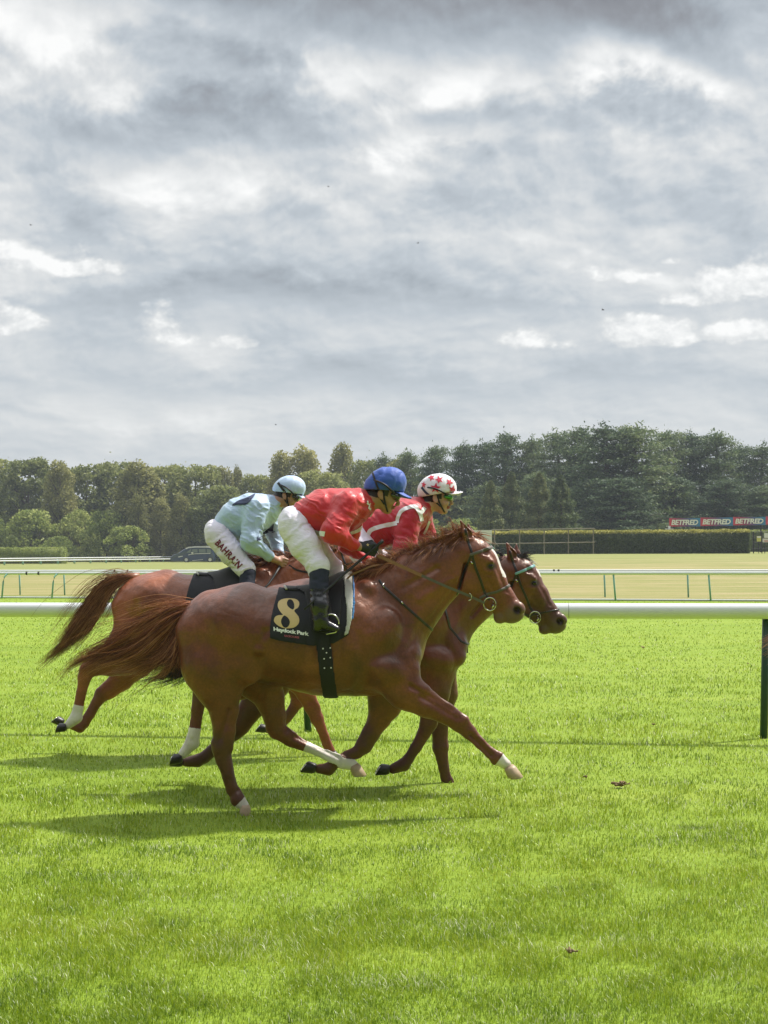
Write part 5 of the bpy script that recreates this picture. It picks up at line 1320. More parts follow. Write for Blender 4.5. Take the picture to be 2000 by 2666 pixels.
# wisps of another horse's tail crossing the right edge
D_E = 9.6
tw = empty('horse_tail', P(2040, 1700, D_E), 'wind blown brown tail of a horse ahead, just entering at the right edge', 'horse tail')
E = dict(Q=lambda u, v, y=0.0: P(u, v, D_E + y), root=tw, hair=hair_c)
hair_bundle(E, 'hair', [
    [(2120, 1600, 0), (2085, 1612, 0), (2050, 1632, 0), (2022, 1655, 0), (1984, 1680, 0)],
    [(2120, 1620, 0), (2090, 1640, 0), (2055, 1670, 0), (2020, 1700, 0), (1982, 1722, 0)],
    [(2120, 1640, 0), (2090, 1668, 0), (2058, 1700, 0), (2025, 1728, 0), (1990, 1750, 0)],
], 420, .0019, 8, spread=.03, curl=.012, m=14, lenvar=.4)
# ------------------------------------------------------------------ tack
def xz(h, pts, fn='HT', y=0.0): return [h[fn](u, v, y)[[0, 2]] for u, v in pts]
def strap(h, name, pts, w, mat, parent, fn='HT', th=.006, res=.0035, pad=.03, closed=False, y=0.0, ylim=None, side=None):
    pp = xz(h, pts, fn, y); A_ = np.array(pp); lo = np.array([A_[:, 0].min() - pad, h['D'] - .36, A_[:, 1].min() - pad]); hi = np.array([A_[:, 0].max() + pad, h['D'] + .36, A_[:, 1].max() + pad])
    if ylim: lo[1] = h['D'] + ylim[0]; hi[1] = h['D'] + ylim[1]
    return shell(h['f'], name, [mat], parent, lambda x, z: line_dist(x, z, pp) - w, (lo, hi), res, -.004, th, sm=1, side=side)
def bridle(h, brow_mat, rein=None, s=1.0, nb=True):
    root = h['root']; b = empty('bridle', (0, 0, 0)); b.parent = root; b.location = -root.location
    H = h['HT']; c = H(1275.5, 1573)
    strap(h, 'headpiece', [(1229, 1447), (1222, 1425), (1214, 1398), (1210, 1380)], .009, leather, b, ylim=(-.16, .16))
    strap(h, 'browband', [(1224, 1444), (1250, 1435), (1292, 1419)], .0095, brow_mat, b, ylim=(-.16, .16), th=.008)
    strap(h, 'cheekpiece', [(1227, 1446), (1236, 1478), (1250, 1512), (1262, 1545), (1272, 1560)], .0085, leather, b, ylim=(-.16, .16))
    strap(h, 'throatlatch', [(1224, 1446), (1206, 1490), (1190, 1548)], .007, leather, b, ylim=(-.2, .2))
    strap(h, 'noseband', [(1250, 1556), (1268, 1546), (1290, 1541), (1312, 1531), (1345, 1513)] if nb else [(1262, 1566), (1295, 1560), (1318, 1556), (1352, 1552)], .0085 if nb else .006, leather if not nb else leather_grey, b, ylim=(-.14, .14))
    for y in (-1, 1):
        cc = H(1275.5, 1573, .066 * y); m = MB(); torus(m, cc, h['HR'](16), .0042, seg=28, ex=1.06); m.build('bit_ring', steel, b, True)
        m = MB(); m.tube([H(1285, 1567, .070 * y), H(1284, 1578, .071 * y), H(1281, 1584, .07 * y)], [.005, .008, .004], 8); m.build('bit_cheek', steel, b, True)
        m = MB(); m.tube([H(1226, 1462, .098 * y), H(1231, 1468, .1 * y)], .006, 6); m.build('buckle', steel, b, True)
    m = MB(); m.tube([H(1283, 1575, -.066), H(1290, 1580, 0), H(1283, 1575, .066)], .006, 8); m.build('bit_mouthpiece', steel, b, True)
    return b
def flat_strap(m, pts, w, th):
    """ribbon-like strap: width w in the vertical plane, thickness th sideways"""
    pts = catmull(pts, max(14, len(pts) * 7)); n = len(pts); V = []; T_ = np.gradient(pts, axis=0)
    for p, t in zip(pts, T_):
        t = t / np.linalg.norm(t); a = np.cross(t, (0, 1.0, 0)); a /= np.linalg.norm(a) + 1e-9; c = np.cross(t, a)
        for q, r_ in ((1, 1), (1, -1), (-1, -1), (-1, 1)): V.append(p + a * q * w / 2 + c * r_ * th / 2)
    F = [(i * 4 + k, i * 4 + (k + 1) % 4, (i + 1) * 4 + (k + 1) % 4, (i + 1) * 4 + k) for i in range(n - 1) for k in range(4)]
    F += [(3, 2, 1, 0), tuple((n - 1) * 4 + k for k in range(4))]; m.add(V, F)

pale_blue = simple('pale_blue_beads', (.20, .40, .42), .4, var=.3, scale=90)
brA = bridle(A, leather_grey); brB = bridle(B, pale_blue, nb=False)
brC = bridle(C_, leather)
def rein(h, name, parts, parent):
    for k, (pts, w, mat) in enumerate(parts):
        m = MB(); flat_strap(m, [h['Q'](u, v, y) for u, v, y in pts], w, .004); m.build(name, mat, parent, False)
rein(A, 'rein', [([(983, 1446, -.13), (1040, 1472, -.14), (1099, 1499, -.145)], .021, tan_leather), ([(1098, 1498.5, -.147), (1160, 1526, -.135), (1218, 1550, -.10), (1262, 1570, -.072)], .017, leather_grey)], brA)
rein(A, 'rein', [([(985, 1462, .08), (1050, 1480, .13), (1110, 1500, .145), (1200, 1540, .10), (1262, 1570, .072)], .018, leather)], brA)
rein(A, 'rein', [([(900, 1512, -.10), (915, 1497, -.11), (940, 1486, -.12), (968, 1474, -.10), (1000, 1470, -.03), (1012, 1476, .03)], .012, tan_leather)], brA)
rein(B, 'rein', [([(1135, 1462, -.12), (1220, 1520, -.12), (1290, 1570, -.10), (1384, 1606, -.065)], .017, leather)], brB)
rein(C_, 'rein', [([(752, 1472, -.10), (780, 1486, -.12), (850, 1500, -.12), (925, 1530, -.06)], .016, leather)], brC)
m = MB(); torus(m, A['Q'](1221, 1554, -.11), .018, .0032, arc=(-100, 80), seg=10, ex=1.3); m.build('martingale_ring', steel, brA, True)
strap(A, 'neck_strap', [(988, 1512), (1000, 1528), (1045, 1568), (1088, 1607), (1130, 1645)], .0085, leather, A['root'], 'Q', y=-.14, ylim=(-.36, .30), res=.0045)
strap(B, 'neck_strap', [(1150, 1540), (1157, 1578), (1171, 1633), (1200, 1668), (1240, 1688)], .0085, leather, B['root'], 'Q', y=-.12, ylim=(-.36, .30), res=.0045)
m = MB(); m.tube([A['Q'](1000, 1530, -.20), A['Q'](996, 1522, -.195), A['Q'](1001, 1519, -.19)], .004, 6); m.tube([A['Q'](1045, 1566, -.205), A['Q'](1049, 1572, -.205)], .005, 6); m.build('strap_buckle', steel, A['root'], True)
m = MB(); flat_strap(m, [B['Q'](1215, 1672, -.05), B['Q'](1217, 1686, -.055), B['Q'](1217, 1700, -.055)], .012, .006); m.build('strap_end', leather, B['root'])

def polygon_region(h, pts, y): pp = xz(h, pts, 'T', y); return lambda x, z: poly_sdf(x, z, pp), np.array(pp)
def layer(h, name, pts, y, mat, t0, t1, res=.007, parent=None, sm=2):
    reg, pp = polygon_region(h, pts, y); lo = np.array([pp[:, 0].min() - .03, h['D'] - .40, pp[:, 1].min() - .03]); hi = np.array([pp[:, 0].max() + .03, h['D'] + .40, pp[:, 1].max() + .03])
    # wrap over the back: the side view region repeats on both flanks, its top edge lies above the back
    return shell(h['f'], name, mat, parent or h['root'], reg, (lo, hi), res, t0, t1, sm=sm)
CLOTH = [(716, 1500), (719, 1540), (712, 1575), (706, 1609), (703, 1640), (704, 1661), (730, 1668), (762, 1673), (816, 1681), (870, 1674), (908, 1652), (918, 1600), (920, 1540), (915, 1470)]
PAD = [(893, 1470), (896, 1540), (902, 1580), (903, 1620), (896, 1655), (908, 1648), (917, 1610), (919, 1560), (914, 1470)]
BLUE = [(905, 1470), (913, 1520), (916, 1580), (914, 1613), (921, 1612), (925, 1570), (922, 1515), (920, 1470)]
SADDLE = [(752, 1500), (765, 1532), (790, 1545), (806, 1600), (812, 1640), (850, 1648), (884, 1632), (890, 1580), (893, 1530), (898, 1470)]
pad_grey = simple('grey_pad', (.50, .49, .45), .7, var=.15, scale=30, bump=.3, bscale=60); blue_foam = simple('blue_foam', (.06, .24, .58), .6, var=.1)
saddle_leather = simple('black_saddle_leather', (.010, .009, .009), .55, var=.3, scale=40, spec=.3)
cloths = {}
for h, nm in ((A, 'A'), (B, 'B'), (C_, 'C')):
    cloths[nm] = layer(h, 'saddle_cloth', CLOTH, -.27, [cloth_black], .003, .014, res=.006)
    layer(h, 'pad', PAD, -.27, [pad_grey], .010, .022, res=.007)
    layer(h, 'gel_pad', BLUE, -.27, [blue_foam], .003, .010, res=.006)
    layer(h, 'saddle', SADDLE, -.27, [saddle_leather], .012, .030, res=.008)
    gpts = xz(h, [(838, 1640), (846, 1700), (852, 1760), (858, 1822)], 'T', -.27); w = h['TR'](19)
    lo = np.array([gpts[0][0] - .12, h['D'] - .38, gpts[3][1] - .06]); hi = np.array([gpts[3][0] + .12, h['D'] + .38, gpts[0][1]])
    g = shell(h['f'], 'girth', [cloth_black], h['root'], lambda x, z: line_dist(x, z, gpts) - w, (lo, hi), .008, .002, .014, sm=1)
    # cantle: the pale edge standing up behind the seat
    m = MB(); T = h['T']; m.tube([T(746, 1533, -.16), T(742, 1527, -.08), T(741, 1525, 0), T(742, 1527, .08), T(746, 1533, .16)], .008, 8); m.build('cantle_edge', pad_grey, h['root'], True)
    m = MB(); cs = []
    for (u, v, w_, t_) in ((742, 1526, .085, .006), (765, 1530, .10, .012), (800, 1532, .10, .014), (850, 1524, .085, .014), (885, 1508, .075, .016), (903, 1494, .06, .014)):
        c = T(u, v, 0); cs.append([c + np.array([0, w_ * q, -abs(q) ** 2 * .018 + z_ * t_]) for q, z_ in ((-1, 1), (-.6, 1), (0, 1), (.6, 1), (1, 1), (1, -1), (0, -1), (-1, -1))])
    Vv = [p for c in cs for p in c]; F = [(i * 8 + k, i * 8 + (k + 1) % 8, (i + 1) * 8 + (k + 1) % 8, (i + 1) * 8 + k) for i in range(len(cs) - 1) for k in range(8)] + [tuple(range(8))[::-1], tuple((len(cs) - 1) * 8 + k for k in range(8))]
    m.add(Vv, F); m.build('saddle_seat', saddle_leather, h['root'], True)

# ------------------------------------------------------------------ decals printed on cloth (same mesh, own material)
def curve_shape(loops):
    cu = bpy.data.curves.new('s', 'CURVE'); cu.dimensions = '2D'; cu.fill_mode = 'BOTH'
    for lp in loops:
        lp = catmull_closed(lp, len(lp) * 5); sp = cu.splines.new('POLY'); sp.points.add(len(lp) - 1); sp.use_cyclic_u = True
        for q, (x, y) in zip(sp.points, lp): q.co = (x, -y, 0, 1)
    o = bpy.data.objects.new('s', cu); COL.objects.link(o); bpy.context.view_layer.update(); me = o.to_mesh()
    V = np.array([v.co[:2] for v in me.vertices]) * np.array([1, -1]); F = [tuple(p.vertices) for p in me.polygons]
    o.to_mesh_clear(); bpy.data.objects.remove(o); bpy.data.curves.remove(cu); return V, F
def catmull_closed(p, m):
    p = np.array(p, float); n = len(p); t = np.linspace(0, n, m, endpoint=False); i = t.astype(int); f = (t - i)[:, None]
    a, b, c, d = p[(i - 1) % n], p[i % n], p[(i + 1) % n], p[(i + 2) % n]
    return 0.5 * (2 * b + (c - a) * f + (2 * a - 5 * b + 4 * c - d) * f ** 2 + (3 * b - a - 3 * c + d) * f ** 3)
def decal(obj, shapes, D0, mat, off=.0022, cuts=2, target=None):
    """shapes: list of (pixel vertices, faces); each vertex is laid on the cloth where it is seen"""
    import bmesh
    bvh = bvh_of([target or obj]); me = obj.data; me.materials.append(mat); mi = len(me.materials) - 1
    loc = np.array([0., 0, 0]); q = obj
    bm = bmesh.new(); bm.from_mesh(me)
    for V, F in shapes:
        b2 = bmesh.new(); vs = [b2.verts.new((x, y, 0)) for x, y in V]
        for f in F:
            try: b2.faces.new([vs[i] for i in f])
            except ValueError: pass
        bmesh.ops.triangulate(b2, faces=b2.faces[:])
        if cuts: bmesh.ops.subdivide_edges(b2, edges=b2.edges[:], cuts=cuts, use_grid_fill=True)
        vm = {}; b2.verts.index_update()
        last = None
        for v in b2.verts:
            hit, nor = ray_px(bvh, v.co.x, v.co.y, D0)
            if hit is None: continue
            if nor.y > 0: nor = -nor
            vm[v.index] = bm.verts.new(hit + nor * off)
        for f in b2.faces:
            try:
                nf = bm.faces.new([vm[v.index] for v in f.verts]); nf.material_index = mi; nf.smooth = True
            except (KeyError, ValueError): pass
        b2.free()
    bm.to_mesh(me); bm.free(); me.update()
def text_quad(s, TL, TR_, BL, shear=0, bold=.03, spacing=1.0):
    V, F = text_mesh(s, shear, bold, spacing); TL, TR_, BL = map(np.array, (TL, TR_, BL))
    return np.array([BL + (TR_ - TL) * x + (TL - BL) * y for x, y in V]), F
gold = simple('gold_print', (.62, .45, .19), .5, var=.1); pink = simple('pink_print', (.50, .10, .14), .6, var=0)
z3 = lambda pts: [(500 + a / 3.318, 1200 + b / 3.318) for a, b in pts]
eight = curve_shape([z3([(850, 1189), (895, 1195), (922, 1215), (927, 1242), (915, 1270), (893, 1283), (885, 1300), (905, 1325), (922, 1350), (927, 1385), (915, 1415), (885, 1438), (845, 1446), (800, 1446), (755, 1430), (722, 1405), (708, 1380), (718, 1350), (745, 1335), (784, 1331), (768, 1310), (752, 1285), (741, 1255), (746, 1222), (770, 1200), (810, 1190)]),
                     z3([(838, 1199), (824, 1215), (821, 1240), (835, 1264), (868, 1285), (884, 1268), (880, 1228), (862, 1201)]),
                     z3([(794, 1338), (774, 1365), (770, 1395), (782, 1425), (800, 1440), (822, 1438), (841, 1415), (845, 1385), (830, 1357), (808, 1340)])])
tz = lambda a, b: (500 + a / 3.318, 1200 + b / 3.318)
decal(cloths['A'], [eight], D_A, gold, cuts=1)
decal(cloths['A'], [text_quad('Haydock Park', tz(704, 1434), tz(1010, 1478), tz(706, 1478), bold=.045, spacing=.95)], D_A, white_ink, cuts=0)
decal(cloths['A'], [text_quad('RACECOURSE', tz(800, 1502), tz(926, 1518), tz(800, 1518), bold=.02)], D_A, pink, cuts=0)
# white studs on the girth and a small edge label
bv = bvh_of([o for o in A['root'].children if o.name.startswith('girth')]); m = MB()
for zx, zy in ((1220, 660), (1272, 655), (1228, 733), (1272, 725), (1230, 800), (1278, 798), (1245, 690)):
    hit, nor = ray_px(bv, 400 + zx / 2.765, 1450 + zy / 2.765, D_A)
    if hit: m.tube([np.array(hit) + (0, .004, 0), np.array(hit) - (0, .005, 0)], .0048, 7)
if m.n: m.build('stud', white_ink, A['root']); 
# ------------------------------------------------------------------ riders
def fabric(name, col, rough=.55, var=.08, bump=.5, stretch=(1, 1, 1), bs=14, trans=0.0, sheen=.2):
    m, t, b, out = newmat(name); g = t.new('ShaderNodeNewGeometry'); pos = g.outputs['Position']; s = _sep(t, pos)
    v = t.xyz(t.m('MULTIPLY', s[0], stretch[0]), t.m('MULTIPLY', s[1], stretch[1]), t.m('MULTIPLY', s[2], stretch[2]))
    n = t.noise(v, bs, 4, .5, .9); n2 = t.noise(pos, 220, 2, .5)
    t.l.new(t.mix(n, tuple(c * (1 - var) for c in col), tuple(min(1, c * (1 + var)) for c in col)), b.inputs['Base Color'])
    b.inputs['Roughness'].default_value = rough; b.inputs['Sheen Weight'].default_value = sheen
    bp = t.new('ShaderNodeBump'); bp.inputs['Strength'].default_value = bump; bp.inputs['Distance'].default_value = .012
    t.l.new(t.m('ADD', n, t.m('MULTIPLY', n2, .03)), bp.inputs['Height']); t.l.new(bp.outputs[0], b.inputs['Normal']); return m
def skin_mat(name, col):
    m, t, b, out = newmat(name); g = t.new('ShaderNodeNewGeometry'); n = t.noise(g.outputs['Position'], 40, 4, .6)
    a = t.new('ShaderNodeAttribute'); a.attribute_name = 'lip'
    c = t.mix(n, tuple(x * .85 for x in col), tuple(min(1, x * 1.12) for x in col)); c = t.mix(a.outputs['Fac'], c, (col[0] * .8, col[1] * .45, col[2] * .45))
    h = t.new('ShaderNodeAttribute'); h.attribute_name = 'hairmask'; c = t.mix(h.outputs['Fac'], c, (.02, .014, .010))
    t.l.new(c, b.inputs['Base Color']); b.inputs['Roughness'].default_value = .48; b.inputs['Subsurface Weight'].default_value = .08; b.inputs['Subsurface Radius'].default_value = (.02, .008, .004); return m
skin_a = skin_mat('tanned_skin', (.42, .23, .15)); skin_b = skin_mat('fair_skin', (.56, .33, .25)); skin_c = skin_mat('ruddy_skin', (.46, .25, .18))
breeches_m = fabric('white_breeches_cloth', (.75, .71, .82), .6, .04, .5, (1, 1, 2.2), 16)
navy = simple('navy_stocking', (.012, .016, .035), .8, var=.3, scale=90, bump=.3); boot_m = simple('polished_black_boot', (.008, .008, .010), .26, var=.3, scale=12, coat=.5, bump=.5, bscale=28)
goggle_dark = simple('dark_lens', (.012, .012, .014), .08, var=0, coat=1); goggle_green = simple('green_lens', (.03, .22, .03), .06, .6, var=.6, scale=22, coat=1)
strap_black = simple('black_strap', (.014, .014, .016), .6, var=.2); navy_cloth = simple('navy_print', (.018, .028, .085), .6, var=.1)
glove_m = simple('black_glove', (.014, .014, .017), .6, var=.3, scale=60, bump=.4, bscale=80)

def fist(f, Q, c, fwd, thumb, n, s=1.0, infl=0.0, k=.005):
    """palm, four curled fingers of unequal length and a thumb; c world point at the knuckle line centre"""
    fw = np.array(fwd, float); fw /= np.linalg.norm(fw); th = np.array(thumb, float); th -= fw * (fw @ th); th /= np.linalg.norm(th); n = np.array(n, float)
    R = lambda r: r * s + infl
    f.cap(c - fw * .075 * s, c - fw * .012 * s + th * .020 * s, R(.024), R(.020), R(.022), R(.015), k=.012)
    f.cap(c - fw * .070 * s, c - fw * .012 * s - th * .022 * s, R(.022), R(.018), R(.020), R(.014), k=.010)
    for i, (off, L, r) in enumerate(((.033, .92, .0100), (.012, 1.0, .0103), (-.010, .95, .0098), (-.031, .80, .0088))):
        a = c + th * off * s + n * .002; b = a + fw * .036 * L * s + n * .012 * s; d = b + n * .026 * L * s - fw * .006 * s; e = d - fw * .024 * L * s + n * .002
        f.cap(a - fw * .012 * s, a, R(r), R(r), k=k); f.cap(a, b, R(r), R(r * .95), k=k); f.cap(b, d, R(r * .95), R(r * .85), k=k * .7); f.cap(d, e, R(r * .85), R(r * .75), k=k * .7)
    a = c - fw * .045 * s + th * .026 * s + n * .008; b = a + fw * .032 * s + th * .020 * s + n * .014 * s; d = b + fw * .030 * s + n * .016 * s - th * .010 * s
    f.cap(a, b, R(.0135), R(.0115), k=.008); f.cap(b, d, R(.0112), R(.009), k=k)

def build_rider(label, D, d, skin, jacket_mats, cap_mat, goggle_mat, boots=True):
    sp = F_PX / D; Q = lambda u, v, y=0.0: P(u, v, D + y); R = lambda r: r / sp; s = d.get('s', 1.0)
    root = empty('person', (Q(*d['hip'])[0], D, 0), label, 'person', 'riders crouching on galloping horses')
    f = Field(); hc = Q(*d['head']); pit = math.radians(d['pitch']); yaw = d.get('yaw', 0)
    F_ = np.array([math.cos(pit), yaw, -math.sin(pit)]); F_ /= np.linalg.norm(F_); S_ = np.cross(F_, (0, 0, 1.0)); S_ = -S_ / np.linalg.norm(S_); U_ = np.cross(S_, F_); U_ = U_ if U_[2] > 0 else -U_
    hs = d.get('hs', 1.0)
    H = lambda a, b, c=0.0: hc + hs * (F_ * a + U_ * b + S_ * c)        # forward, up, side
    hr = lambda r: r * hs
    # skull, jaw, nose, lips, ears, neck
    f.ell(H(-.004, .02), hr(.096), hr(.076), hr(.105), -pit * -1, k=.02)
    f.cap(H(.028, -.030), H(.052, -.094), hr(.060), hr(.028), hr(.058), hr(.030), k=.03)
    f.cap(H(-.01, -.05), H(.035, -.085), hr(.045), hr(.03), hr(.055), hr(.045), k=.025)
    f.ell(H(.066, -.104), hr(.017), hr(.019), hr(.014), k=.016)
    f.cap(H(.088, .002), H(.112, -.040), hr(.009), hr(.0115), hr(.009), hr(.011), k=.012)
    f.ell(H(.106, -.048), hr(.013), hr(.017), hr(.009), k=.008)
    f.cap(H(.080, .016, -.03), H(.080, .016, .03), hr(.016), hr(.016), k=.014)
    for q in (-1, 1):
        f.ell(H(.094, -.010, .031 * q), hr(.014), hr(.018), hr(.010), k=.008, sub=True); f.ell(H(.080, -.008, .031 * q), hr(.012), hr(.013), hr(.011), k=.003)
        f.ell(H(.062, -.045, .043 * q), hr(.026), hr(.020), hr(.022), k=.02)
        f.ell(H(-.010, -.022, .079 * q), hr(.019), hr(.009), hr(.032), .25, k=.006); f.ell(H(-.006, -.020, .088 * q), hr(.010), hr(.005), hr(.018), .25, k=.004, sub=True)
    f.ell(H(.092, -.066), hr(.012), hr(.022), hr(.0062), k=.005); f.ell(H(.089, -.079), hr(.011), hr(.019), hr(.0066), k=.005)
    f.cap(H(.098, -.0725, -.02), H(.098, -.0725, .02), hr(.0018), hr(.0018), k=.003, sub=True)
    nb = Q(*d['neck']); f.cap(H(-.022, -.03), nb, hr(.060), .060, hr(.056), .066, k=.03)
    # trunk
    tr = [(Q(u, v), R(r) * .84, w * .84) for u, v, r, w in d['torso']]; f.chain(tr, k=.05); f.cap(tr[-1][0], nb, tr[-1][1] * .8, .055, .08, .06, k=.05)
    for arm in d['arms']:
        p = [(Q(u, v, y), R(r) * (.72 if i < 3 else 1.0), R(r) * (.72 if i < 3 else 1.0)) for i, (u, v, r, y) in enumerate(arm['pts'])]; f.chain(p, k=.025)
    for leg in d['legs']:
        p = [(Q(u, v, y), R(r) * .74, R(r) * .74) for u, v, r, y in leg['thigh'] + leg['boot']]; f.chain(p, k=.03)
        u, v, y = leg['toe']; b = leg['boot'][-1]; f.cap(Q(b[0], b[1], b[3]), Q(u, v, y), R(13), R(7), k=.02)
    for arm in d['arms']:
        w = arm['pts'][-1]; c = Q(*arm['hand']); wp = Q(w[0], w[1], w[3]); f.cap(wp, c - (c - wp) * .3, R(w[2]), .020, k=.015)
        fist(f, Q, c, arm['fwd'], arm['thumb'], arm['n'], s)
    lo, hi = f.bounds(.02); ax = f.grid(lo, hi, d.get('res', .0046)); Fv = f.eval(ax); V, Fq = surface_nets(Fv, ax); del Fv; V = relax(V, Fq, 1)
    rel = (V - hc) / hs; fx = rel @ F_; uz = rel @ U_; sy = rel @ S_
    lip = ((fx > .075) & (np.abs(uz + .0725) < .013) & (np.abs(sy) < .022)).astype(float) * .8
    hairm = ((uz > -.045) & (fx < .0) & (uz < .2) & (np.abs(fx) < .16) & (np.abs(sy) < .079) & (fx < -.012 - (uz + .045) * 0)).astype(float)
    hairm = np.maximum(hairm, ((uz > -.02) & (fx < .035) & (fx > -.2) & (np.abs(sy) < .078)).astype(float))
    mesh_np('body', V, Fq, [skin], root, attrs={'lip': lip, 'hairmask': hairm})
    # breeches
    g = Field(); pv = d['pelvis']; g.chain([(Q(u, v), R(r) * .97, w) for u, v, r, w in pv], k=.04)
    for leg in d['legs']: g.chain([(Q(u, v, y), R(r) * .93, R(r) * .93) for u, v, r, y in leg['thigh']], k=.03)
    lo, hi = g.bounds(.02); ax = g.grid(lo, hi, .0062); V, Fq = surface_nets(g.eval(ax), ax); V = relax(V, Fq, 1); N = normals_of(V, Fq)
    a = V[:, 0] * .83 + V[:, 2] * .55; b = V[:, 0] * .55 - V[:, 2] * .83; w_ = noise2(V[:, 0] + 50, V[:, 2] + V[:, 1] + 50, .07, 8)
    kn = Q(*[d['legs'][0]['thigh'][2][i] for i in (0, 1, 3)]); hp_ = Q(*d['hip']); close = np.exp(-(np.abs(V[:, 2] - kn[2]) / .10) ** 2) + np.exp(-(np.abs(V[:, 2] - hp_[2]) / .09) ** 2)
    V = V + N * ((.0050 + .0075 * close) * (noise2(a * .22 + w_ * .04 + 50, b + w_ * .05 + V[:, 1] * .3 + 50, .019, 3) - .5) * (.4 + w_))[:, None]
    br = mesh_np('breeches', V, Fq, [breeches_m], root)
    # jacket
    j = Field(); j.chain([(Q(u, v), R(r), w) for u, v, r, w in d['torso']], k=.06)
    for arm in d['arms']: 
        j.chain([(Q(u, v, y), R(r), R(r)) for u, v, r, y in arm['pts'][:3]], k=.035); j.cap(Q(*[arm['pts'][2][i] for i in (0, 1, 3)]), Q(*[arm['cuff'][i] for i in (0, 1, 3)]), R(arm['pts'][2][2]), R(arm['cuff'][2]), k=.02)
    j.cap(Q(d['torso'][-1][0], d['torso'][-1][1]), nb * .82 + hc * .18, R(d['torso'][-1][2]) * .8, .062, .10, .066, k=.04)
    lo, hi = j.bounds(.02); ax = j.grid(lo, hi, .0062); V, Fq = surface_nets(j.eval(ax), ax); V = relax(V, Fq, 1); N = normals_of(V, Fq)
    w1 = noise2(V[:, 0] + 50, V[:, 2] + 50, .08, 21) * .05
    wr = np.abs(noise2((V[:, 0] * .6 + V[:, 2] * .8 + w1) + 50, (V[:, 0] * .8 - V[:, 2] * .6 + V[:, 1] * .5) * .4 + 50, .030, 22) - .5) * 2
    wr2 = noise2((V[:, 0] * .9 - V[:, 2] * .4 + w1) + 50, (V[:, 1] + V[:, 2]) * .5 + 50, .045, 23) - .5
    V = V + N * (.0095 * (.5 - wr) + .009 * wr2)[:, None]
    jk = mesh_np('silk_jacket', V, Fq, jacket_mats, root)
    # boots
    for leg in d['legs']:
        b = Field(); bp = leg['boot']; b.chain([(Q(u, v, y), R(r), R(r)) for u, v, r, y in bp], k=.02)
        la = bp[-1]; heel = Q(la[0] - R(1) * 0 - 10 * sp / 391, la[1] + 22 * sp / 391, la[3]); toe = Q(*leg['toe'])
        b.cap(Q(la[0], la[1] + 8 * sp / 391, la[3]), toe, .044, .024, .040, .034, k=.02); b.ell(heel, .028, .030, .03, k=.02)
        lo, hi = b.bounds(.015); ax = b.grid(lo, hi, .0055); Fv = b.eval(ax); zc = (heel[2] - .022)
        Fv = np.maximum(Fv, (zc - ax[2])[None, None, :] - (ax[0][:, None, None] - heel[0]) * .0).astype(np.float32)
        V, Fq = surface_nets(Fv, ax); V = relax(V, Fq, 1); N = normals_of(V, Fq)
        V = V + N * (.0045 * (noise2(V[:, 0] + 50, V[:, 2] * 1.6 + 50, .03, 31) - .5))[:, None]
        split = Q(0, bp[0][1] + (bp[1][1] - bp[0][1]) * .95)[2]; fc = V[Fq].mean(1)
        mesh_np('boot', V, Fq, [boot_m, navy], root, midx=(fc[:, 2] > split).astype(np.int32))
    # helmet with cloth cap and peak
    h = Field(); hp = pit + d.get('cap_tilt', .08); h.ell(H(0, .048), hr(.141), hr(.108), hr(.112), hp, k=0)
    lo, hi = h.bounds(.06); ax = h.grid(lo, hi, .0046); Fv = h.eval(ax); X, Y, Z = ax[0][:, None, None], ax[1][None, :, None], ax[2][None, None, :]
    fx = ((X - hc[0]) * F_[0] + (Y - hc[1]) * F_[1] + (Z - hc[2]) * F_[2]) / hs; uz = ((X - hc[0]) * U_[0] + (Y - hc[1]) * U_[1] + (Z - hc[2]) * U_[2]) / hs; sy = ((X - hc[0]) * S_[0] + (Y - hc[1]) * S_[1] + (Z - hc[2]) * S_[2]) / hs
    cut = (.012 - .03 * np.clip(fx / .1, -1, 1) * -.8) - uz; Fv = np.maximum(Fv, cut * hs)
    inner = np.sqrt((fx / .118) ** 2 + (sy / .09) ** 2 + ((uz - .04) / .10) ** 2) - 1; Fv = np.maximum(Fv, -inner * .09)
    pk = np.sqrt(((fx - .112) / .072) ** 2 + (sy / .078) ** 2) - 1; ps = np.abs(uz - (.036 - (np.maximum(fx - .1, 0)) * d.get('peak_drop', .25) - sy ** 2 * 3.0)) - .0045
    Fv = np.minimum(Fv, np.maximum(pk * .07, ps)); Fv = Fv.astype(np.float32)
    V, Fq = surface_nets(Fv, ax); V = relax(V, Fq, 1); N = normals_of(V, Fq)
    rx = (V - hc) / hs; fx, uz, sy = rx @ F_, rx @ U_, rx @ S_; rad = noise2(np.arctan2(sy, fx) * .6 + 50, uz + 50, .16, 41) - .5
    rid = np.abs(noise2(fx * 1.0 + 50, sy * .5 + uz * .5 + 50, .045, 42) - .5)
    V = V + N * ((.004 * rad + d.get('cap_wrinkle', .010) * (rid - .25)) * (uz > .05))[:, None]
    hm = mesh_np('helmet', V, Fq, [cap_mat] if not isinstance(cap_mat, list) else cap_mat, root)
    # elastic strap over the cap, chin strap, goggles
    def arc(name, fn, n, r, mat, parent=root, flat=None, closed=False):
        m = MB(); m.tube([H(*fn(i / (n - 1))) for i in range(n)], hr(r), 6); return m.build(name, mat, parent, True)
    e = np.array
    def overcap(t, a0=-.13, b0=.02, tilt=.0):      # from goggles side up over the back of the cap
        return None
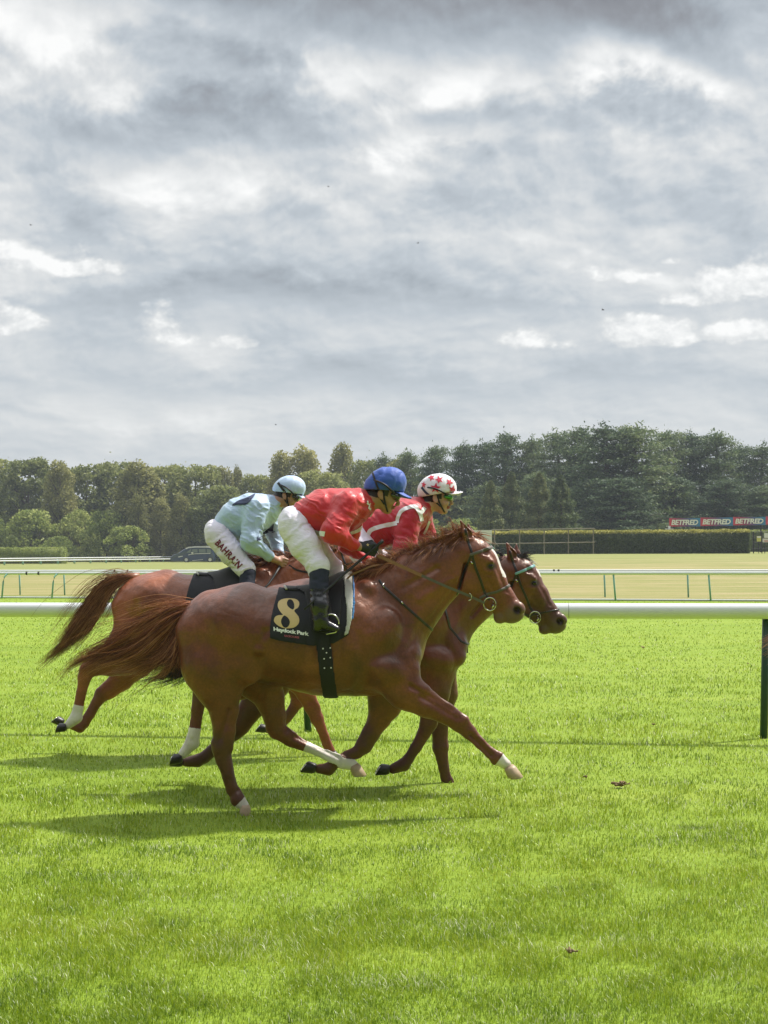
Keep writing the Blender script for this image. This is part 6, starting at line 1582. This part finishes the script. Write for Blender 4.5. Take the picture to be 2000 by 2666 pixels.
    for q in (-1, 1):
        arc('chin_strap', lambda t: (.004 + .058 * t ** 1.3, -.002 - .108 * t, q * (.083 - .045 * t ** 2)), 10, .0062, strap_black)
        arc('chin_strap', lambda t: (-.055 + .085 * t, -.005 - .068 * t, q * (.074 + .004 * t)), 8, .0055, strap_black)
        arc('goggle_strap', lambda t: (.088 - .19 * t, -.002 + .055 * t + .02 * math.sin(math.pi * t), q * (.050 + .068 * math.sin(math.pi * min(1, t * 1.05 + .0)) ** .7 * (1 if t < .5 else 1) * 1.0 - .0 * t)), 16, .0065, strap_black)
    g = Field()
    for q in (-1, 1): g.ell(H(.092, -.006, .031 * q), hr(.022), hr(.036), hr(.023), k=.012)
    g.cap(H(.092, -.002, -.06), H(.092, -.002, .06), hr(.015), hr(.015), k=.01); 
    for q in (-1, 1): g.cap(H(.092, -.002, .06 * q), H(.06, .0, .078 * q), hr(.017), hr(.013), hr(.014), hr(.008), k=.01)
    lo, hi = g.bounds(.01); ax = g.grid(lo, hi, .004); V, Fq = surface_nets(g.eval(ax), ax); mesh_np('goggles', relax(V, Fq, 1), Fq, [goggle_mat], root)
    return dict(root=root, jacket=jk, breeches=br, helmet=hm, H=H, Q=Q, R=R, hr=hr, D=D, F_=F_, U_=U_, S_=S_, hc=hc)

# silks: colours decided by place on the cloth (sashes, stripes are woven in)
def silk(name, col, trim=None, **kw): return fabric(name, col, .40, .12, .85, (1, 1, 1), 13, **kw)
red_silk = silk('red_silk', (.56, .014, .020)); crimson_silk = silk('crimson_silk', (.46, .013, .026)); blue_silk = silk('pale_blue_silk', (.43, .57, .76))
white_silk = silk('white_silk', (.76, .76, .76)); royal = fabric('royal_blue_cap_cloth', (.022, .085, .43), .6, .1, .5, (1, 1, 1), 16)
starcap = fabric('white_cap_cloth', (.77, .74, .80), .6, .04, .4, (1, 1, 1), 16); palecap = fabric('pale_blue_cap_cloth', (.47, .60, .83), .55, .05, .35, (1, 1, 1), 16)
red_print = simple('red_print_star', (.60, .03, .07), .6, var=.1)

RA = dict(hip=(775, 1365), s=1.0, head=(998, 1282), pitch=17, hs=1.06, neck=(955, 1307), cap_tilt=.10, cap_wrinkle=.016,
    torso=[(795, 1338, 34, .14), (835, 1336, 57, .175), (885, 1334, 57, .19), (928, 1316, 45, .19)],
    arms=[dict(pts=[(905, 1312, 34, -.17), (868, 1384, 29, -.26), (918, 1419, 15, -.20), (938, 1424, 10, -.16)], cuff=(921, 1420, 13.5, -.195), hand=(966, 1430, -.15), fwd=(.95, .1, -.32), thumb=(.3, 0, .95), n=(0, 1, 0)),
          dict(pts=[(925, 1325, 30, .16), (905, 1418, 24, .20), (955, 1456, 13, .10), (968, 1463, 10, .08)], cuff=(962, 1459, 13, .09), hand=(990, 1470, .05), fwd=(.95, -.1, -.25), thumb=(.25, 0, .95), n=(0, -1, 0))],
    pelvis=[(764, 1356, 41, .165), (790, 1345, 34, .14)],
    legs=[dict(thigh=[(768, 1374, 46, -.09), (796, 1424, 40, -.17), (828, 1474, 30, -.24), (831, 1497, 25, -.26)], boot=[(831, 1490, 26, -.26), (830, 1534, 23.5, -.30), (833, 1577, 24, -.335), (835, 1612, 20, -.35)], toe=(876, 1637, -.355)),
          dict(thigh=[(774, 1378, 44, .09), (822, 1426, 34, .17), (868, 1478, 26, .24), (872, 1500, 22, .26)], boot=[(872, 1492, 24, .26), (868, 1534, 23, .30), (866, 1577, 23, .335), (868, 1612, 20, .35)], toe=(908, 1637, .355))])
RB = dict(hip=(925, 1390), s=1.0, head=(1137, 1292), pitch=4, hs=1.04, neck=(1098, 1325), cap_tilt=.12, cap_wrinkle=.006, peak_drop=-.05,
    torso=[(935, 1385, 38, .15), (975, 1375, 52, .175), (1030, 1360, 56, .19), (1078, 1338, 44, .185)],
    arms=[dict(pts=[(1068, 1340, 34, -.16), (1052, 1425, 27, -.22), (1108, 1450, 14, -.18), (1124, 1456, 9, -.15)], cuff=(1112, 1452, 13, -.17), hand=(1148, 1464, -.11), fwd=(.95, .1, -.3), thumb=(.3, 0, .95), n=(0, 1, 0)),
          dict(pts=[(1098, 1345, 28, .16), (1110, 1392, 24, .22), (1150, 1445, 13, .12), (1160, 1452, 9, .10)], cuff=(1153, 1447, 12, .11), hand=(1180, 1462, .06), fwd=(.95, -.1, -.3), thumb=(.3, 0, .95), n=(0, -1, 0))],
    pelvis=[(920, 1376, 37, .165), (945, 1372, 32, .14)],
    legs=[dict(thigh=[(925, 1395, 42, -.09), (945, 1435, 36, -.17), (968, 1468, 27, -.24), (968, 1486, 22, -.26)], boot=[(968, 1480, 24, -.26), (966, 1522, 21, -.30), (968, 1562, 21.5, -.33), (970, 1592, 18, -.345)], toe=(1008, 1614, -.35)),
          dict(thigh=[(930, 1397, 40, .09), (962, 1435, 34, .17), (1000, 1468, 26, .24), (1004, 1486, 22, .26)], boot=[(1004, 1480, 24, .26), (1002, 1522, 21, .30), (1004, 1562, 21.5, .33), (1006, 1592, 18, .345)], toe=(1044, 1614, .35))])
RC = dict(hip=(575, 1392), s=1.0, head=(748, 1287), pitch=20, hs=1.02, neck=(712, 1312), cap_tilt=-.15, cap_wrinkle=.006,
    torso=[(588, 1366, 32, .14), (622, 1350, 50, .175), (662, 1338, 51, .19), (692, 1326, 38, .18)],
    arms=[dict(pts=[(668, 1326, 33, -.16), (652, 1410, 25, -.24), (700, 1447, 13, -.17), (714, 1456, 9, -.14)], cuff=(702, 1449, 12.5, -.165), hand=(736, 1464, -.11), fwd=(.93, .1, -.30), thumb=(.3, 0, .95), n=(0, 1, 0)),
          dict(pts=[(692, 1336, 28, .16), (716, 1390, 22, .22), (724, 1440, 14, .13), (732, 1462, 9, .10)], cuff=(726, 1445, 13.5, .125), hand=(745, 1492, .05), fwd=(.55, -.1, -.85), thumb=(.8, 0, .5), n=(0, -1, 0))],
    pelvis=[(564, 1382, 33, .165), (588, 1372, 28, .14)],
    legs=[dict(thigh=[(569, 1396, 38, -.09), (603, 1440, 33, -.17), (640, 1482, 25, -.24), (645, 1500, 20, -.26)], boot=[(645, 1494, 21, -.26), (643, 1527, 18.5, -.30), (645, 1560, 18.5, -.335), (647, 1588, 15.5, -.35)], toe=(680, 1607, -.355)),
          dict(thigh=[(580, 1396, 36, .09), (632, 1432, 29, .17), (682, 1476, 22, .24), (688, 1498, 19, .26)], boot=[(688, 1492, 20, .26), (686, 1527, 18.5, .30), (688, 1560, 18.5, .335), (690, 1588, 15.5, .35)], toe=(722, 1607, .355))])
ra = build_rider('nearest rider in plain red silks, white breeches and royal blue cap, holding a whip', D_A, RA, skin_a, [red_silk, white_silk], royal, goggle_dark)
rb = build_rider('rider in crimson silks with white stripes, white cap with red stars and green goggles', D_B, RB, skin_b, [crimson_silk, white_silk], starcap, goggle_green)
rc = build_rider('farthest rider in pale blue silks and pale blue cap, with lettering on the thigh', D_C, RC, skin_c, [blue_silk, navy_cloth], palecap, goggle_dark)

def ribbon_px(pts, w):
    """a stripe in pixels: quads along a line, width w"""
    p = catmull(np.array([(a, b, 0) for a, b in pts], float), len(pts) * 5)[:, :2]; t = np.gradient(p, axis=0); t /= np.linalg.norm(t, axis=1)[:, None]; n = np.stack([-t[:, 1], t[:, 0]], 1)
    V = np.concatenate([p - n * w / 2, p, p + n * w / 2]); k = len(p)
    return V, [(j * k + i, j * k + i + 1, (j + 1) * k + i + 1, (j + 1) * k + i) for j in range(2) for i in range(k - 1)]
z4 = lambda pts: [(850 + a / 4.147, 1200 + b / 4.147) for a, b in pts]
# lettering, stripes, stars
decal(rc['breeches'], [text_quad('BAHRAIN', tz(238, 676), tz(440, 895), tz(196, 716), bold=.035, spacing=1.1)], D_C, simple('maroon_print', (.16, .012, .03), .7, var=0), off=.0055, cuts=0)
decal(rb['jacket'], [ribbon_px(z4([(452, 790), (490, 742), (620, 700), (765, 672)]), 11), ribbon_px(z4([(765, 672), (775, 610), (815, 540), (900, 500), (960, 500), (1010, 570), (1028, 650)]), 9.5), ribbon_px(z4([(1015, 565), (1062, 505)]), 10), ribbon_px(z4([(1055, 790), (1085, 720), (1110, 650)]), 6)], D_B, white_silk, off=.004, cuts=1)
decal(ra['jacket'], [ribbon_px(z3([(985, 572), (1050, 612), (1150, 632)]), 13), ribbon_px(z3([(1370, 625), (1450, 590), (1520, 520), (1566, 455)]), 9)], D_A, white_silk, off=.004, cuts=1)
decal(rc['jacket'], [curve_shape([z3([(345, 385), (400, 345), (480, 315), (545, 285), (520, 330), (470, 378), (400, 380)])]), curve_shape([z3([(560, 690), (590, 600), (650, 590), (705, 540), (700, 600), (716, 612), (650, 640), (610, 665)])])], D_C, navy_cloth, off=.004, cuts=1)
def star_px(cx, cy, r, rot, sx=1.0):
    V = [(cx + sx * (r if i % 2 == 0 else r * .42) * math.sin(rot + i * math.pi / 5), cy - (r if i % 2 == 0 else r * .42) * math.cos(rot + i * math.pi / 5)) for i in range(10)] + [(cx, cy)]
    return np.array(V), [(i, (i + 1) % 10, 10) for i in range(10)]
sh = []
for a, b, r, ro, sx in ((1180, 292, 12, .1, 1), (1360, 312, 10.5, .3, .9), (1218, 205, 9.5, -.3, 1), (1328, 232, 9.5, .5, .9), (1135, 182, 8, -.3, 1), (1052, 258, 8, .2, .7)):
    (u, v), = z4([(a, b)]); sh.append(star_px(u, v, r * 1.22, ro, sx))
decal(rb['helmet'], sh, D_B, red_print, off=.003, cuts=1)
decal(rb['helmet'], [ribbon_px(z4([(1030, 285), (1080, 345), (1150, 395), (1225, 430)]), 5.5)], D_B, navy_cloth, off=.004, cuts=0)
decal(rc['helmet'], [ribbon_px(z3([(705, 285), (780, 283), (880, 290), (985, 300)]), 5.5)], D_C, navy_cloth, off=.003, cuts=0)
decal(rc['helmet'], [ribbon_px(z3([(745, 190), (790, 250), (850, 325)]), 6)], D_C, strap_black, off=.005, cuts=0)
decal(ra['helmet'], [ribbon_px(z4([(500, 128), (520, 190), (545, 260), (572, 325)]), 5)], D_A, strap_black, off=.004, cuts=0)
decal(ra['jacket'], [ribbon_px(z4([(440, 432), (446, 460), (462, 480), (455, 505), (472, 528)]), 3.2), ribbon_px(z4([(432, 455), (450, 470), (475, 462)]), 2.4), ribbon_px(z4([(446, 512), (462, 508), (480, 520)]), 2.2)], D_A, white_silk, off=.004, cuts=0)

# glove of the nearest rider
g = Field(); arm = RA['arms'][0]; c = ra['Q'](*arm['hand']); fist(g, None, c, arm['fwd'], arm['thumb'], arm['n'], 1.0, .0028)
w = ra['Q'](938, 1424, -.16); g.cap(w, c - (c - w) * .3, .029, .025, k=.01)
lo, hi = g.bounds(.01); ax = g.grid(lo, hi, .0035); V, Fq = surface_nets(g.eval(ax), ax); gl = mesh_np('glove', relax(V, Fq, 1), Fq, [glove_m], ra['root'])
decal(gl, [star_px(*z4([(446, 908)])[0], 4.5, 0)], D_A, gold, off=.003, cuts=0)
# whips
m = MB(); m.tube([P(998, 1407, D_A - .15), P(985, 1418, D_A - .15), P(956, 1444, D_A - .165), P(893, 1497, D_A - .26), P(840, 1545, D_A - .36), P(792, 1587, D_A - .40)], [.013, .011, .009, .009, .008, .007], 8)
w_ = m.build('whip', strap_black, None, True); tag(w_, 'black whip held by the nearest rider, slanting across the boot', 'whip', 'whips held by the riders')
m = MB(); m.tube([P(729, 1474, D_C - .12), P(715, 1498, D_C - .18), P(700, 1520, D_C - .25), P(660, 1560, D_C - .38)], [.012, .010, .009, .007], 8)
w_ = m.build('whip', strap_black, None, True); tag(w_, 'black whip held by the rider in pale blue, hanging below the fist', 'whip', 'whips held by the riders')
# stirrups: leather and iron, part of each horse's tack
for h, d in ((A, RA), (B, RB), (C_, RC)):
    k = F_PX / h['D'] / 391.0
    for leg in d['legs']:
        t = leg['toe']; b = leg['boot'][-1]; c = np.array(h['Q'](t[0] - 14 * k, t[1] - 8 * k, t[2])); m = MB()
        pts = [c + np.array([math.cos(a) * .052, 0, math.sin(a) * .062 + .012]) for a in np.linspace(-.9, math.pi * .95, 14)]
        m.tube([c + (-.03, 0, -.055), c + (.03, 0, -.042)] + pts, .0055, 8); m.build('stirrup_iron', steel, h['root'], True)
        m = MB(); flat_strap(m, [h['Q'](b[0] + 12 * k, b[1] - 90 * k, b[3] * .86), h['Q'](b[0] + 22 * k, b[1] - 40 * k, b[3] * .97), c + (0, 0, .07)], .016, .004); m.build('stirrup_leather', leather, h['root'])
# ------------------------------------------------------------------ light summer haze
def haze():
    m = bpy.data.materials.new('haze_air'); m.use_nodes = True; m.node_tree.nodes.clear(); t = NT(m.node_tree)
    out = t.new('ShaderNodeOutputMaterial'); v = t.new('ShaderNodeVolumePrincipled'); t.l.new(v.outputs[0], out.inputs[1])
    v.inputs['Color'].default_value = (.80, .88, 1.0, 1); v.inputs['Density'].default_value = HAZE; v.inputs['Anisotropy'].default_value = 0.2
    b = MB(); b.box((-1450, -40, -1.2), (1450, 1650, 22)); o = b.build('haze', m); tag(o, kind='stuff')
    sc.cycles.volume_bounces = 0
haze()
